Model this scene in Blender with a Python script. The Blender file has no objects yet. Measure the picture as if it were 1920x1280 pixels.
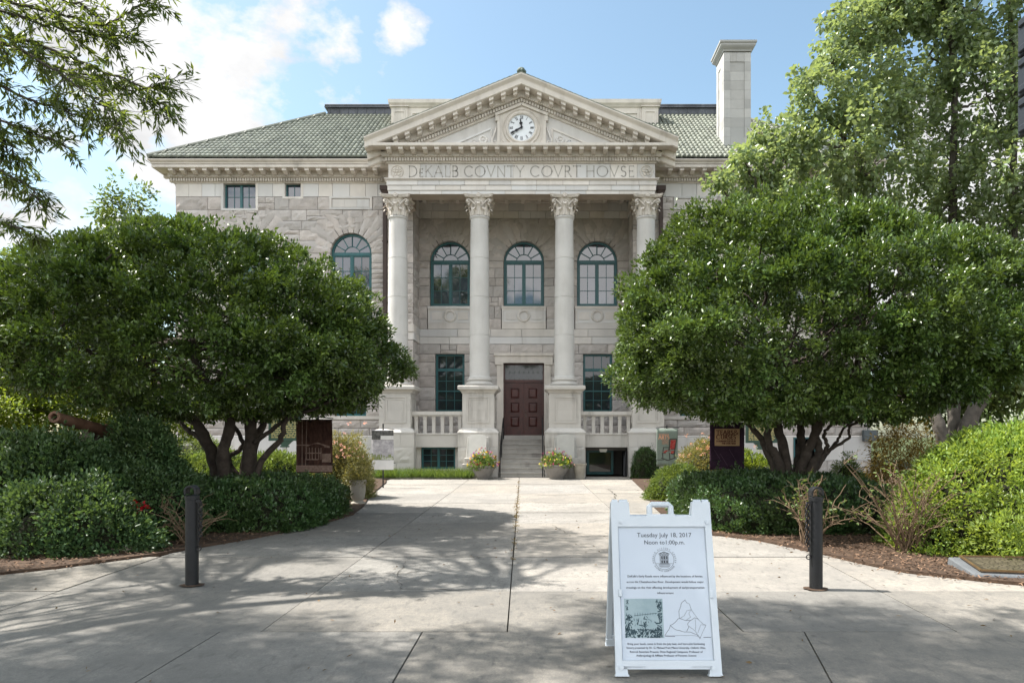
import bpy, math, random
import numpy as np
from mathutils import Vector, Matrix, Quaternion
C = bpy.context.scene.collection
PI = math.pi
cos, sin, rad = math.cos, math.sin, math.radians
RND = random.Random(7)
# ---- camera model: photo 1920x1280, principal point (CX,CY), focal F pixels, eye height H
CX, CY, F, H = 1012.0, 815.0, 1300.0, 1.6
def X(px, Y): return (px - CX) * Y / F
def Z(py, Y): return H + (CY - py) * Y / F
def G(px, py):
    Y = F * H / (py - CY); return ((px - CX) * Y / F, Y)
BX = -0.69          # world x of the courthouse axis

# ------------------------------------------------------------------ objects
def tag(o, label=None, cat=None, group=None, kind=None):
    if label: o['label'] = label
    if cat: o['category'] = cat
    if group: o['group'] = group
    if kind: o['kind'] = kind
    return o
def thing(name, loc, label, cat, group=None, rz=0):
    o = bpy.data.objects.new(name, None); C.objects.link(o)
    o.empty_display_size = .2
    o.location = loc; o.rotation_euler = (0, 0, rz)
    o['org'] = tuple(loc)
    return tag(o, label, cat, group)
def copy_tree(o, parent=None):
    c = o.copy(); C.objects.link(c)
    if parent: c.parent = parent
    for ch in list(o.children): copy_tree(ch, c)
    return c
def org_of(o):
    while o.parent: o = o.parent
    return Vector(o['org']) if 'org' in o.keys() else Vector((0, 0, 0))

class MB:
    """collects shapes and links them as ONE mesh object"""
    def __init__(s): s.v = []; s.f = []
    def add(s, vs, fs):
        b = len(s.v); s.v += [tuple(p) for p in vs]; s.f += [tuple(b + i for i in f) for f in fs]; return b
    def box(s, x0, x1, y0, y1, z0, z1):
        s.add([(x0,y0,z0),(x1,y0,z0),(x1,y1,z0),(x0,y1,z0),(x0,y0,z1),(x1,y0,z1),(x1,y1,z1),(x0,y1,z1)],
              [(3,2,1,0),(4,5,6,7),(0,1,5,4),(1,2,6,5),(2,3,7,6),(3,0,4,7)]); return s
    def cbox(s, c, d):
        return s.box(c[0]-d[0]/2, c[0]+d[0]/2, c[1]-d[1]/2, c[1]+d[1]/2, c[2]-d[2]/2, c[2]+d[2]/2)
    def frust(s, x0,x1,y0,y1,z0, X0,X1,Y0,Y1,z1):
        s.add([(x0,y0,z0),(x1,y0,z0),(x1,y1,z0),(x0,y1,z0),(X0,Y0,z1),(X1,Y0,z1),(X1,Y1,z1),(X0,Y1,z1)],
              [(3,2,1,0),(4,5,6,7),(0,1,5,4),(1,2,6,5),(2,3,7,6),(3,0,4,7)]); return s
    def prism(s, poly, y0, y1):            # polygon in x,z; extruded in y
        n = len(poly)
        s.add([(x,y0,z) for x,z in poly]+[(x,y1,z) for x,z in poly],
              [tuple(range(n)), tuple(reversed(range(n,2*n)))]+[(i,i+n,(i+1)%n+n,(i+1)%n) for i in range(n)]); return s
    def zprism(s, poly, z0, z1):           # polygon in x,y; extruded in z
        n = len(poly)
        s.add([(x,y,z0) for x,y in poly]+[(x,y,z1) for x,y in poly],
              [tuple(reversed(range(n))), tuple(range(n,2*n))]+[(i,(i+1)%n,(i+1)%n+n,i+n) for i in range(n)]); return s
    def lathe(s, prof, c, n=32, a0=0, a1=2*PI, axis='z'):
        full = abs(a1-a0-2*PI) < 1e-6; m = n if full else n+1; vs=[]; fs=[]
        for r,h in prof:
            for i in range(m):
                a=a0+(a1-a0)*i/n
                p=(r*cos(a), r*sin(a), h)
                if axis=='y': p=(r*cos(a), h, r*sin(a))
                vs.append((c[0]+p[0],c[1]+p[1],c[2]+p[2]))
        for k in range(len(prof)-1):
            for i in range(n):
                j=(i+1)%m; q=(k*m+i,k*m+j,(k+1)*m+j,(k+1)*m+i); fs.append(q)
        s.add(vs,fs); return s
    def tube(s, pts, rs, n=8, cap=True):
        pts=[Vector(p) for p in pts]
        if not hasattr(rs,'__len__'): rs=[rs]*len(pts)
        vs=[];fs=[];up=None
        for i,p in enumerate(pts):
            t=(pts[min(i+1,len(pts)-1)]-pts[max(i-1,0)])
            if t.length<1e-9: t=Vector((0,0,1))
            t.normalize()
            if up is None:
                up=t.orthogonal().normalized()
            else:
                up=(up-t*up.dot(t)); up = up.normalized() if up.length>1e-6 else t.orthogonal().normalized()
            b=t.cross(up)
            for k in range(n):
                a=2*PI*k/n; vs.append(p+(up*cos(a)+b*sin(a))*rs[i])
        for i in range(len(pts)-1):
            for k in range(n):
                fs.append((i*n+k,i*n+(k+1)%n,(i+1)*n+(k+1)%n,(i+1)*n+k))
        if cap: fs.append(tuple(reversed(range(n)))); fs.append(tuple(range((len(pts)-1)*n,len(pts)*n)))
        s.add(vs,fs); return s
    def bar(s, a, b, w, d=None):           # square bar between two points
        a=Vector(a);b=Vector(b);t=(b-a).normalized();d=d or w
        u=t.orthogonal().normalized() if abs(t.z)>.95 else t.cross(Vector((0,0,1))).normalized()
        v=t.cross(u)
        vs=[p+u*(i*w/2)+v*(j*d/2) for p in (a,b) for i,j in ((-1,-1),(1,-1),(1,1),(-1,1))]
        s.add(vs,[(3,2,1,0),(4,5,6,7),(0,1,5,4),(1,2,6,5),(2,3,7,6),(3,0,4,7)]); return s
    def quad(s,*p): s.add(p,[tuple(range(len(p)))]); return s
    def sweep(s, prof, st, cap=True):      # prof [(p,h)], st [(x,y,z,ox,oy)]
        n=len(prof); vs=[];fs=[]
        for x,y,z,ox,oy in st:
            vs+=[(x+ox*p,y+oy*p,z+h) for p,h in prof]
        for i in range(len(st)-1):
            for k in range(n-1):
                fs.append((i*n+k,(i+1)*n+k,(i+1)*n+k+1,i*n+k+1))
        if cap:
            fs.append(tuple(reversed(range(n)))); fs.append(tuple(range((len(st)-1)*n,len(st)*n)))
        s.add(vs,fs); return s
    def xform(s, M): s.v=[tuple(M@Vector(p)) for p in s.v]; return s
    def join(s, o): s.add(o.v,o.f); return s
    def build(s, name, mat, parent=None, org=None, smooth=False, bevel=0, label=None, auto=None):
        me=bpy.data.meshes.new(name)
        if org is None: org = org_of(parent) if parent else (0,0,0)
        a=np.array(s.v,dtype=np.float64).reshape(-1,3)-np.array(org)
        me.from_pydata(a.tolist(),[],s.f); me.update()
        if smooth:
            me.polygons.foreach_set('use_smooth',[True]*len(me.polygons))
            if auto: me.set_sharp_from_angle(angle=rad(auto))
        if mat: me.materials.append(mat)
        o=bpy.data.objects.new(name,me); C.objects.link(o)
        if parent: o.parent=parent
        if bevel:
            m=o.modifiers.new('b','BEVEL'); m.width=bevel; m.segments=1; m.limit_method='ANGLE'; m.angle_limit=rad(40)
        if label: o['label']=label
        return o

def np_mesh(name, verts, tris, mat, parent=None, org=None, smooth=False):
    me=bpy.data.meshes.new(name); nv=len(verts); nf=len(tris); k=tris.shape[1]
    if org is None: org = org_of(parent) if parent else (0,0,0)
    me.vertices.add(nv); me.vertices.foreach_set('co',(verts-np.array(org)).astype(np.float32).ravel())
    me.loops.add(nf*k); me.loops.foreach_set('vertex_index',tris.astype(np.int32).ravel())
    me.polygons.add(nf); me.polygons.foreach_set('loop_start',np.arange(0,nf*k,k,dtype=np.int32))
    me.polygons.foreach_set('loop_total',np.full(nf,k,dtype=np.int32))
    me.update(calc_edges=True)
    if smooth: me.polygons.foreach_set('use_smooth',[True]*nf)
    me.materials.append(mat)
    o=bpy.data.objects.new(name,me); C.objects.link(o)
    if parent: o.parent=parent
    return o

# ------------------------------------------------------------------ materials
def newmat(name):
    m=bpy.data.materials.new(name); m.use_nodes=True; nt=m.node_tree
    for n in list(nt.nodes): nt.nodes.remove(n)
    out=nt.nodes.new('ShaderNodeOutputMaterial'); b=nt.nodes.new('ShaderNodeBsdfPrincipled')
    nt.links.new(b.outputs[0],out.inputs[0]); return m,nt,b,out
def N(nt,t,**k):
    n=nt.nodes.new(t)
    for a,v in k.items():
        if a.startswith('i_'): n.inputs[a[2:].replace('_',' ')].default_value=v
        else: setattr(n,a,v)
    return n
def mixc(nt,fac,a,b,mode='MIX'):
    n=nt.nodes.new('ShaderNodeMix'); n.data_type='RGBA'; n.blend_type=mode; n.clamp_result=False
    for sock,val in ((n.inputs[0],fac),(n.inputs[6],a),(n.inputs[7],b)):
        if hasattr(val,'links'): nt.links.new(val,sock)
        elif isinstance(val,(int,float)): sock.default_value=val
        else: sock.default_value=(*val,1)
    return n.outputs[2]
def ramp(nt,val,lo,hi,a=0.,b=1.):
    n=nt.nodes.new('ShaderNodeMapRange'); n.inputs[1].default_value=lo; n.inputs[2].default_value=hi
    n.inputs[3].default_value=a; n.inputs[4].default_value=b; n.clamp=True
    nt.links.new(val,n.inputs[0]); return n.outputs[0]
def noise(nt,vec,scale,detail=4,rough=.55,stretch=None):
    if stretch:
        mp=nt.nodes.new('ShaderNodeMapping'); mp.inputs['Scale'].default_value=stretch
        nt.links.new(vec,mp.inputs[0]); vec=mp.outputs[0]
    n=nt.nodes.new('ShaderNodeTexNoise'); n.inputs['Scale'].default_value=scale
    n.inputs['Detail'].default_value=detail; n.inputs['Roughness'].default_value=rough
    nt.links.new(vec,n.inputs['Vector']); return n.outputs['Fac']
def M(name,col,rough=.8,var=.15,scale=3,bump=.15,bscale=40,island=0,col2=None,spec=.3,metal=0,streak=0,streakcol=(.1,.09,.08),speck=0):
    m,nt,b,out=newmat(name)
    tc=nt.nodes.new('ShaderNodeTexCoord').outputs['Object']
    n1=noise(nt,tc,scale)
    c=mixc(nt,ramp(nt,n1,.3,.7),[x*(1-var) for x in col],[min(1,x*(1+var)) for x in col])
    if island:
        g=nt.nodes.new('ShaderNodeNewGeometry').outputs['Random Per Island']
        c2=col2 or col
        c=mixc(nt,ramp(nt,g,.0,1.,0,.85),c,c2)
        hs=nt.nodes.new('ShaderNodeHueSaturation')
        ml=nt.nodes.new('ShaderNodeMath'); ml.operation='MULTIPLY'; ml.inputs[1].default_value=7.31
        fr=nt.nodes.new('ShaderNodeMath'); fr.operation='FRACT'
        nt.links.new(g,ml.inputs[0]); nt.links.new(ml.outputs[0],fr.inputs[0])
        nt.links.new(ramp(nt,fr.outputs[0],0,1,1-island,1+island),hs.inputs['Value'])
        nt.links.new(c,hs.inputs['Color']); c=hs.outputs[0]
    if streak:
        n2=noise(nt,tc,1.0,5,.6,(2.2,2.2,.28)); n3=noise(nt,tc,.7,3)
        mu=nt.nodes.new('ShaderNodeMath'); mu.operation='MULTIPLY'
        nt.links.new(ramp(nt,n2,.5,.72),mu.inputs[0]); nt.links.new(ramp(nt,n3,.42,.6),mu.inputs[1])
        mm=nt.nodes.new('ShaderNodeMath'); mm.operation='MULTIPLY'; mm.inputs[1].default_value=streak
        nt.links.new(mu.outputs[0],mm.inputs[0]); c=mixc(nt,mm.outputs[0],c,streakcol)
    if speck:
        n4=noise(nt,tc,bscale*2.5,2,.7); c=mixc(nt,ramp(nt,n4,.35,.65,0,speck),c,[x*.45 for x in col])
    nt.links.new(c,b.inputs['Base Color'])
    b.inputs['Roughness'].default_value=rough; b.inputs['Metallic'].default_value=metal
    b.inputs['Specular IOR Level'].default_value=spec
    if bump:
        bn=nt.nodes.new('ShaderNodeBump'); bn.inputs['Strength'].default_value=bump; bn.inputs['Distance'].default_value=.02
        nt.links.new(noise(nt,tc,bscale,6,.6),bn.inputs['Height']); nt.links.new(bn.outputs[0],b.inputs['Normal'])
    return m
def leafmat(name,c1,c2,rough=.4,trans=.3,spec=.5,back=None):
    m,nt,b,out=newmat(name)
    ge=nt.nodes.new('ShaderNodeNewGeometry'); g=ge.outputs['Random Per Island']
    tc_=nt.nodes.new('ShaderNodeTexCoord').outputs['Object']
    c=mixc(nt,g,c1,c2)
    hs=nt.nodes.new('ShaderNodeHueSaturation'); nt.links.new(ramp(nt,noise(nt,tc_,1.7,4,.6),.35,.65,.68,1.3),hs.inputs['Value'])
    nt.links.new(ramp(nt,noise(nt,tc_,.9,3,.6),.35,.65,.485,.51),hs.inputs['Hue']); nt.links.new(c,hs.inputs['Color']); c=hs.outputs[0]
    if back: c=mixc(nt,ge.outputs['Backfacing'],c,back)
    nt.links.new(c,b.inputs['Base Color']); b.inputs['Roughness'].default_value=rough
    b.inputs['Specular IOR Level'].default_value=spec
    t=nt.nodes.new('ShaderNodeBsdfTranslucent'); ct=mixc(nt,.65,c,(c2[0]*2.2,c2[1]*2.0,c2[2]*.8)); nt.links.new(ct,t.inputs[0])
    mx=nt.nodes.new('ShaderNodeMixShader'); mx.inputs[0].default_value=trans
    nt.links.new(b.outputs[0],mx.inputs[1]); nt.links.new(t.outputs[0],mx.inputs[2]); nt.links.new(mx.outputs[0],out.inputs[0])
    return m
lime=M('limestone',(.67,.625,.575),.8,.10,1.5,.12,60,island=.10,col2=(.60,.60,.60),streak=.35,streakcol=(.25,.22,.18))
lime_plain=M('limestone_plain',(.66,.61,.55),.8,.09,2.,.12,60,streak=.5,streakcol=(.17,.15,.125),speck=.12)
column_stone=M('column_granite',(.60,.585,.56),.75,.07,1.2,.1,90,streak=.35,streakcol=(.3,.26,.21),speck=.3)
base_stone=M('pedestal_stone',(.53,.505,.47),.85,.12,1.5,.2,50,island=.05,streak=.75,streakcol=(.13,.115,.1),speck=.15)
rough_stone=M('rock_faced_stone',(.53,.48,.445),.9,.18,2.5,.5,22,island=.13,col2=(.49,.465,.445),speck=.25)
mortar=M('mortar',(.17,.145,.13),.95,.1,4,.2,50)
step_stone=M('step_granite',(.47,.445,.41),.85,.15,2.5,.2,60,island=.1,streak=.6,streakcol=(.12,.11,.1),speck=.25)
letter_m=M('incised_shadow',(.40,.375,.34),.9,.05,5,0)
tile_m=M('green_roof_tile',(.135,.148,.118),.5,.25,2,.1,40,island=.2,col2=(.17,.18,.145),streak=.5,streakcol=(.07,.07,.05),spec=.5)
tile_under=M('roof_underlay',(.06,.07,.055),.9,.1,3,0)
metal_dark=M('weathered_metal',(.075,.08,.095),.5,.3,2,.05,30,spec=.5,streak=.6,streakcol=(.2,.22,.25))
green_paint=M('green_window_paint',(.018,.105,.115),.4,.1,5,.04,60,spec=.5)
door_m=M('mahogany_door',(.06,.015,.012),.35,.3,6,.06,60,spec=.5)
black_metal=M('black_painted_metal',(.012,.012,.014),.4,.2,8,.05,80,spec=.5)
bollard_m=M('black_bollard_paint',(.009,.0095,.011),.5,.35,9,.08,60,spec=.4,streak=.2,streakcol=(.06,.055,.05))
brown_pipe=M('brown_downpipe',(.07,.05,.045),.6,.1,4,0)
dial_m=M('white_dial',(.74,.77,.80),.5,.02,3,0)
ink_m=M('black_ink',(.03,.03,.035),.7,.05,3,0)
white_pl=M('white_plastic_shaded',(.58,.63,.68),.38,.03,3,.05,60,spec=.45)  # white dulled and blued, tree shade put into the colour
poster_m=M('white_poster_shaded',(.54,.60,.68),.5,.02,3,0)  # sheet white carries the same bluish shade in its colour
grey_ink=M('grey_ink',(.06,.065,.075),.7,.03,3,0)
bark_dark=M('holly_bark',(.07,.055,.045),.9,.35,9,.6,14,speck=.3)
bark_grey=M('grey_bark',(.095,.083,.07),.9,.3,6,.6,12,speck=.2)
twig_m=M('brown_twig',(.16,.11,.07),.85,.25,8,.2,40)
core_m=M('shaded_core',(.022,.024,.012),.95,.4,9,.4,30)
soil_m=M('mulch_soil',(.075,.048,.032),.95,.4,9,.7,18,speck=.4)
chip_m=M('mulch_chip',(.085,.05,.03),.9,.2,5,0,10,island=.55,col2=(.20,.125,.08))
clay=M('grey_planter',(.23,.215,.2),.85,.12,4,.2,60,streak=.4,streakcol=(.1,.09,.08))
castst=M('cast_stone_urn',(.36,.33,.28),.9,.15,5,.35,30,streak=.5,streakcol=(.12,.11,.09))
tablet_m=M('tablet_granite',(.47,.46,.43),.75,.08,3,.1,60,speck=.2,streak=.4,streakcol=(.2,.19,.17))
bronze=M('bronze_plaque',(.085,.07,.055),.45,.3,9,.3,50,metal=.5,spec=.5)
granite=M('grey_granite',(.13,.14,.15),.8,.15,6,.35,40,speck=.4)
rust=M('rusty_iron',(.16,.085,.055),.7,.3,7,.3,30,streak=.4,streakcol=(.3,.2,.15))
wood_old=M('grey_timber',(.13,.11,.09),.85,.2,5,.3,30)
marker_green=M('marker_green',(.06,.11,.085),.5,.1,4,.05,40)
marker_gold=M('marker_gold',(.55,.47,.2),.5,.1,9,0)
alu=M('painted_post',(.5,.5,.47),.5,.1,5,.05,40)
lensgrey=M('unlit_lens',(.09,.085,.09),.2,.1,4,0,spec=.6)
signal_m=M('dark_signal_housing',(.02,.024,.03),.45,.15,5,.03,40,spec=.4)
utility=M('grey_utility_box',(.10,.12,.13),.5,.1,4,.03,40)
lampwhite=M('lamp_cover',(.75,.74,.68),.4,.02,4,0)
holly=leafmat('holly_leaf',(.024,.048,.014),(.11,.178,.038),.36,.19,.55)
hollyR=leafmat('holly_leaf_bright',(.026,.054,.015),(.12,.19,.045),.34,.17,.55)
hedge_l=leafmat('hedge_leaf',(.032,.072,.024),(.08,.14,.048),.38,.2,.5)
azalea=leafmat('azalea_leaf',(.12,.20,.035),(.28,.37,.09),.42,.32,.45)
rosel=leafmat('shrub_leaf',(.035,.08,.03),(.10,.165,.065),.45,.25,.45)
yellowleaf=leafmat('yellow_green_leaf',(.085,.14,.02),(.17,.23,.04),.5,.45,.4)
limeleaf=leafmat('bright_border_leaf',(.07,.125,.03),(.15,.21,.06),.5,.32,.4)
lant=leafmat('mixed_border_leaf',(.10,.135,.04),(.24,.22,.10),.5,.32,.4)
maplel=leafmat('maple_leaf',(.10,.16,.065),(.22,.29,.13),.33,.34,.55,back=(.24,.30,.19))
oakl=leafmat('willow_oak_leaf',(.06,.10,.025),(.14,.19,.045),.35,.38,.5)
goldl=leafmat('golden_brown_leaf',(.13,.11,.025),(.24,.17,.04),.5,.35,.4)
farl=leafmat('far_tree_leaf',(.055,.095,.03),(.12,.165,.05),.5,.35,.4)
blade_m=leafmat('grass_blade',(.05,.10,.02),(.13,.19,.05),.45,.3,.4)
def plainmat(name,col,rough=.6): return M(name,col,rough,.06,4,0)
def glassmat(name,dark,ior):
    m,nt,b,out=newmat(name)
    tc=nt.nodes.new('ShaderNodeTexCoord').outputs['Object']
    g_=nt.nodes.new('ShaderNodeNewGeometry').outputs['Random Per Island']
    nt.links.new(mixc(nt,g_,dark,[x*4 for x in dark]),b.inputs['Base Color']); b.inputs['Roughness'].default_value=.025; b.inputs['IOR'].default_value=ior
    bn=nt.nodes.new('ShaderNodeBump'); bn.inputs['Strength'].default_value=.012; bn.inputs['Distance'].default_value=.02
    nt.links.new(noise(nt,tc,2.2,2,.4),bn.inputs['Height']); nt.links.new(bn.outputs[0],b.inputs['Normal'])
    return m
glass=glassmat('window_glass',(.010,.015,.026),2.0)
glass_dark=glassmat('shaded_window_glass',(.008,.011,.013),1.6)
def flat(name,cols,scale,lo=.35,hi=.65,stretch=None,det=5):
    m,nt,b,out=newmat(name)
    tc=nt.nodes.new('ShaderNodeTexCoord').outputs['Object']
    n=noise(nt,tc,scale,det,.65,stretch)
    nt.links.new(mixc(nt,ramp(nt,n,lo,hi),cols[0],cols[1]),b.inputs['Base Color']); b.inputs['Roughness'].default_value=.75
    b.inputs['Specular IOR Level'].default_value=.2
    return m
# concrete
def concrete(name,col,isl):
    m,nt,b,out=newmat(name)
    tc=nt.nodes.new('ShaderNodeTexCoord').outputs['Object']
    g=nt.nodes.new('ShaderNodeNewGeometry').outputs['Random Per Island']
    c=mixc(nt,ramp(nt,g,0,1,0,1),col,[col[0]*1.06,col[1]*.99,col[2]*.9])
    hs=nt.nodes.new('ShaderNodeHueSaturation')
    ml=N(nt,'ShaderNodeMath',operation='MULTIPLY'); ml.inputs[1].default_value=5.7
    fr=N(nt,'ShaderNodeMath',operation='FRACT'); nt.links.new(g,ml.inputs[0]); nt.links.new(ml.outputs[0],fr.inputs[0])
    nt.links.new(ramp(nt,fr.outputs[0],0,1,1-isl,1+isl),hs.inputs['Value']); nt.links.new(c,hs.inputs['Color']); c=hs.outputs[0]
    c=mixc(nt,ramp(nt,noise(nt,tc,.55,8,.7),.42,.60,0,.65),c,[x*.55 for x in col])
    c=mixc(nt,ramp(nt,noise(nt,tc,3.2,8,.75),.46,.66,0,.6),c,[x*.5 for x in col])
    c=mixc(nt,ramp(nt,noise(nt,tc,20,3,.7),.44,.62,0,.45),c,[x*.55 for x in col])
    c=mixc(nt,ramp(nt,noise(nt,tc,70,4,.8),.40,.62,0,.6),c,[x*.5 for x in col])
    c=mixc(nt,ramp(nt,noise(nt,tc,14,4,.6,(1,.35,1)),.55,.66,0,.6),c,[x*.45 for x in col])
    v=N(nt,'ShaderNodeTexVoronoi'); v.inputs['Scale'].default_value=2.3; nt.links.new(tc,v.inputs['Vector'])
    c=mixc(nt,ramp(nt,v.outputs['Distance'],.03,.07,.6,0),c,(.05,.045,.04))
    nt.links.new(c,b.inputs['Base Color']); b.inputs['Roughness'].default_value=.9; b.inputs['Specular IOR Level'].default_value=.25
    w=noise(nt,tc,60,5,.7,(1,.25,1)); bn=nt.nodes.new('ShaderNodeBump'); bn.inputs['Strength'].default_value=.35; bn.inputs['Distance'].default_value=.01
    nt.links.new(w,bn.inputs['Height']); nt.links.new(bn.outputs[0],b.inputs['Normal'])
    return m
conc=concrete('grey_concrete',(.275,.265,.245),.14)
conc_tan_sunlit=concrete('tan_sunlit_concrete',(.365,.348,.322),.10)  # tan slabs, paled as sunlit ground to bounce light onto the facade
# ================================================================== GROUND
def struct(o): o['kind']='structure'; return o
g=MB(); g.quad((-300,-200,-.06),(300,-200,-.06),(300,400,-.06),(-300,400,-.06))
grass_gnd=flat('lawn_ground',((.05,.075,.025),(.075,.09,.035)),3)
struct(g.build('ground',grass_gnd))
g=MB(); g.quad((-40,-30,-.03),(40,-30,-.03),(40,28,-.03),(-40,28,-.03))
joint_dark=flat('joint_dirt',((.03,.026,.02),(.07,.06,.04)),6)
struct(g.build('pavement_bed',joint_dark))
# slabs of the walk, laid between joint lines; each slab an island with an open joint round it
def lx(a,b,Y): return a+(b-a)*(Y-5.7)/19.8
LONG=[lambda Y:-9.,lambda Y:lx(-4.9,-5.4,Y),lambda Y:lx(-2.27,-2.56,Y),lambda Y:lx(-.266,-.75,Y),lambda Y:lx(1.66,1.38,Y),lambda Y:lx(3.4,4.6,Y),lambda Y:9.]
YS=[5.64,7.1,9.1,10.95,12.6,14.3,16.3,19.0,22.4,26.6]
def slab(mb,pts,gap,z=0.):
    cx=sum(p[0] for p in pts)/len(pts); cy=sum(p[1] for p in pts)/len(pts)
    q=[]
    for x,y in pts:
        dx=x-cx; dy=y-cy
        q.append((x-math.copysign(gap,dx),y-math.copysign(gap,dy)))
    dz=RND.uniform(-.004,.004); n=len(q)
    mb.add([(x,y,z+dz) for x,y in q]+[(x,y,z-.05) for x,y in q],[tuple(range(n))]+[(i,(i+1)%n+0,(i+1)%n+n,i+n)[::-1] for i in range(n)])
grey=MB(); tan=MB()
for j in range(len(YS)-1):
    for i in range(6):
        y0,y1=YS[j],YS[j+1]
        if i==0 and j>1: continue
        if i==1 and j>3: pass
        pts=[(LONG[i](y0),y0),(LONG[i+1](y0),y0),(LONG[i+1](y1),y1),(LONG[i](y1),y1)]
        gp=RND.choice((.005,.007,.010)) if j>0 else .006
        tan_sunlit = (i>=3 and j>=1) or j>=5  # far sunlit rows also take the paler concrete, for bounce on the facade
        slab(tan if tan_sunlit else grey, pts, gp)
# public pavement strips in front (joints run parallel to the kerb)
def strip(ya,yb,cuts):
    for a,b in zip(cuts[:-1],cuts[1:]):
        slab(grey,[(a[0],ya),(b[0],ya),(b[1],yb),(a[1],yb)],.006)
strip(4.0,5.64,[(-22,-22),(-9,-9),(-6.4,-6.1),(-2.62,-2.6),(-.95,-.955),(1.78,2.15),(4.4,4.6),(7.6,7.8),(12,12),(22,22)])
strip(1.2,4.0,[(-22,-22),(-9,-9),(-5.2,-5.2),(-3.0,-2.9),(-.9,-.93),(1.72,1.78),(4.3,4.4),(8,8),(22,22)])
strip(-1.8,1.2,[(-22,-22),(-9,-9),(-5,-5),(-3,-3),(-1,-1),(1.7,1.7),(4.3,4.3),(8,8),(22,22)])
for a,b in ((-22,-15.5),(-15.5,-9),(9,15.5),(15.5,22)):
    slab(grey,[(a,5.64),(b,5.64),(b,7.9),(a,7.9)],.006)
struct(grey.build('pavement',conc)); struct(tan.build('pavement',conc_tan_sunlit))
m=MB(); m.quad((-300,-14,-.15),(300,-14,-.15),(300,-2.1,-.15),(-300,-2.1,-.15)); struct(m.build('street',flat('asphalt',((.04,.04,.042),(.06,.06,.06)),8)))
m=MB(); m.box(-60,60,-2.1,-1.82,-.2,.0); struct(m.build('kerb',granite))
# cracks in the slabs
def crack(mb,pts,w):
    for k in range(len(pts)-1):
        a=Vector((*pts[k],0)); b=Vector((*pts[k+1],0)); n=9
        prev=None
        for i in range(n+1):
            p=a.lerp(b,i/n); d=(b-a).normalized(); q=Vector((-d.y,d.x,0))
            p=p+q*RND.uniform(-.035,.035)*(1 if 0<i<n else 0)
            ww=w*RND.uniform(.4,1.4)
            cur=(p+q*ww/2,p-q*ww/2)
            if prev: mb.quad((prev[0].x,prev[0].y,.0065),(prev[1].x,prev[1].y,.0065),(cur[1].x,cur[1].y,.0065),(cur[0].x,cur[0].y,.0065))
            prev=cur
mb=MB()
crack(mb,[G(770,1042),G(745,1075),G(755,1105)],.005); crack(mb,[G(725,1074),G(748,1076),G(790,1070)],.008)
crack(mb,[G(760,1104),G(950,1107)],.012); crack(mb,[G(885,1040),G(905,1050),G(960,1046)],.006)
crack(mb,[G(1035,985),G(1060,998),G(1070,1005)],.010); crack(mb,[G(1105,978),G(1145,972)],.010)
crack(mb,[G(980,940),G(1060,944),G(1100,943)],.02); crack(mb,[G(1140,917),G(1190,919),G(1225,917)],.035)
crack(mb,[G(1140,917),G(1155,928),G(1148,940)],.02); crack(mb,[G(970,926),G(1030,928),G(1105,926)],.025)
crack(mb,[G(690,905),G(760,910),G(850,908)],.02); crack(mb,[G(1100,975),G(1180,985)],.008)
struct(mb.build('pavement_crack',joint_dark))
# mulch beds, low mounds with a real edge on the walk
def bed(name,outline,zt,edge):
    mb=MB(); n=len(outline)
    cx=sum(p[0] for p in outline)/n; cy=sum(p[1] for p in outline)/n
    mb.zprism(outline,-.05,zt)
    return struct(mb.build(name,soil_m))
LB=[G(-150,1094),G(0,1078),G(110,1066),G(200,1054),G(290,1042),G(380,1026),G(480,1009),G(560,992),G(612,980),(-3.74,13.9),(-3.95,15.6),(-4.3,17.4),(-4.62,19.5),(-4.9,21.5),(-5.1,23.0),(-5.3,24.0),(-5.6,24.6),(-12,25.2),(-12,28.4),(-26,28.4),(-26,8.05)]
RB=[(2.55,11.3),G(1340,1004),G(1420,1014),G(1540,1039),G(1620,1058),G(1700,1074),G(1780,1083),G(1860,1092),G(1960,1101),(24,7.2),(24,28.4),(4.95,28.4),(4.9,25.7),(3.35,25.7),(3.1,22),(2.85,18.),(2.55,16.),(2.45,14.),(2.42,12.4)]
bed('mulch_bed',LB,.035,0); bed('mulch_bed',RB,.035,0)
# loose chips on the near edges
def in_poly(x,y,P):
    c=False;j=len(P)-1
    for i in range(len(P)):
        if (P[i][1]>y)!=(P[j][1]>y) and x<(P[j][0]-P[i][0])*(y-P[i][1])/(P[j][1]-P[i][1])+P[i][0]: c=not c
        j=i
    return c
rs=np.random.default_rng(3)
def chips(P,xr,yr,n,spill):
    vs=[];fs=[]
    k=0
    while k<n:
        x=rs.uniform(*xr); y=rs.uniform(*yr)
        ins=in_poly(x,y,P)
        if not ins:
            if rs.random()>spill: continue
            z=.012
            if not (in_poly(x-.12,y+.12,P) or in_poly(x+.12,y+.15,P) or in_poly(x,y+.2,P)): continue
        else: z=.04
        a=rs.uniform(0,2*PI); L=rs.uniform(.02,.06); w=rs.uniform(.006,.018)
        t=rs.uniform(-.5,.5); d=np.array([cos(a)*cos(t),sin(a)*cos(t),sin(t)]); s=np.array([-sin(a),cos(a),rs.uniform(-.6,.6)])
        c=np.array([x,y,z+rs.uniform(0,.02)])
        b=len(vs); vs+=[c-d*L/2-s*w/2,c+d*L/2-s*w/2,c+d*L/2+s*w/2,c-d*L/2+s*w/2]; fs.append((b,b+1,b+2,b+3)); k+=1
    return np.array(vs),np.array(fs)
v1,f1=chips(LB,(-9.5,-3.4),(7.7,14),9000,.5); v2,f2=chips(RB,(2.4,8),(7.1,12.5),9000,.5)
o=np_mesh('mulch_chips',np.vstack([v1,v2]),np.vstack([f1,f2+len(v1)]),chip_m)
o['kind']='stuff'

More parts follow.
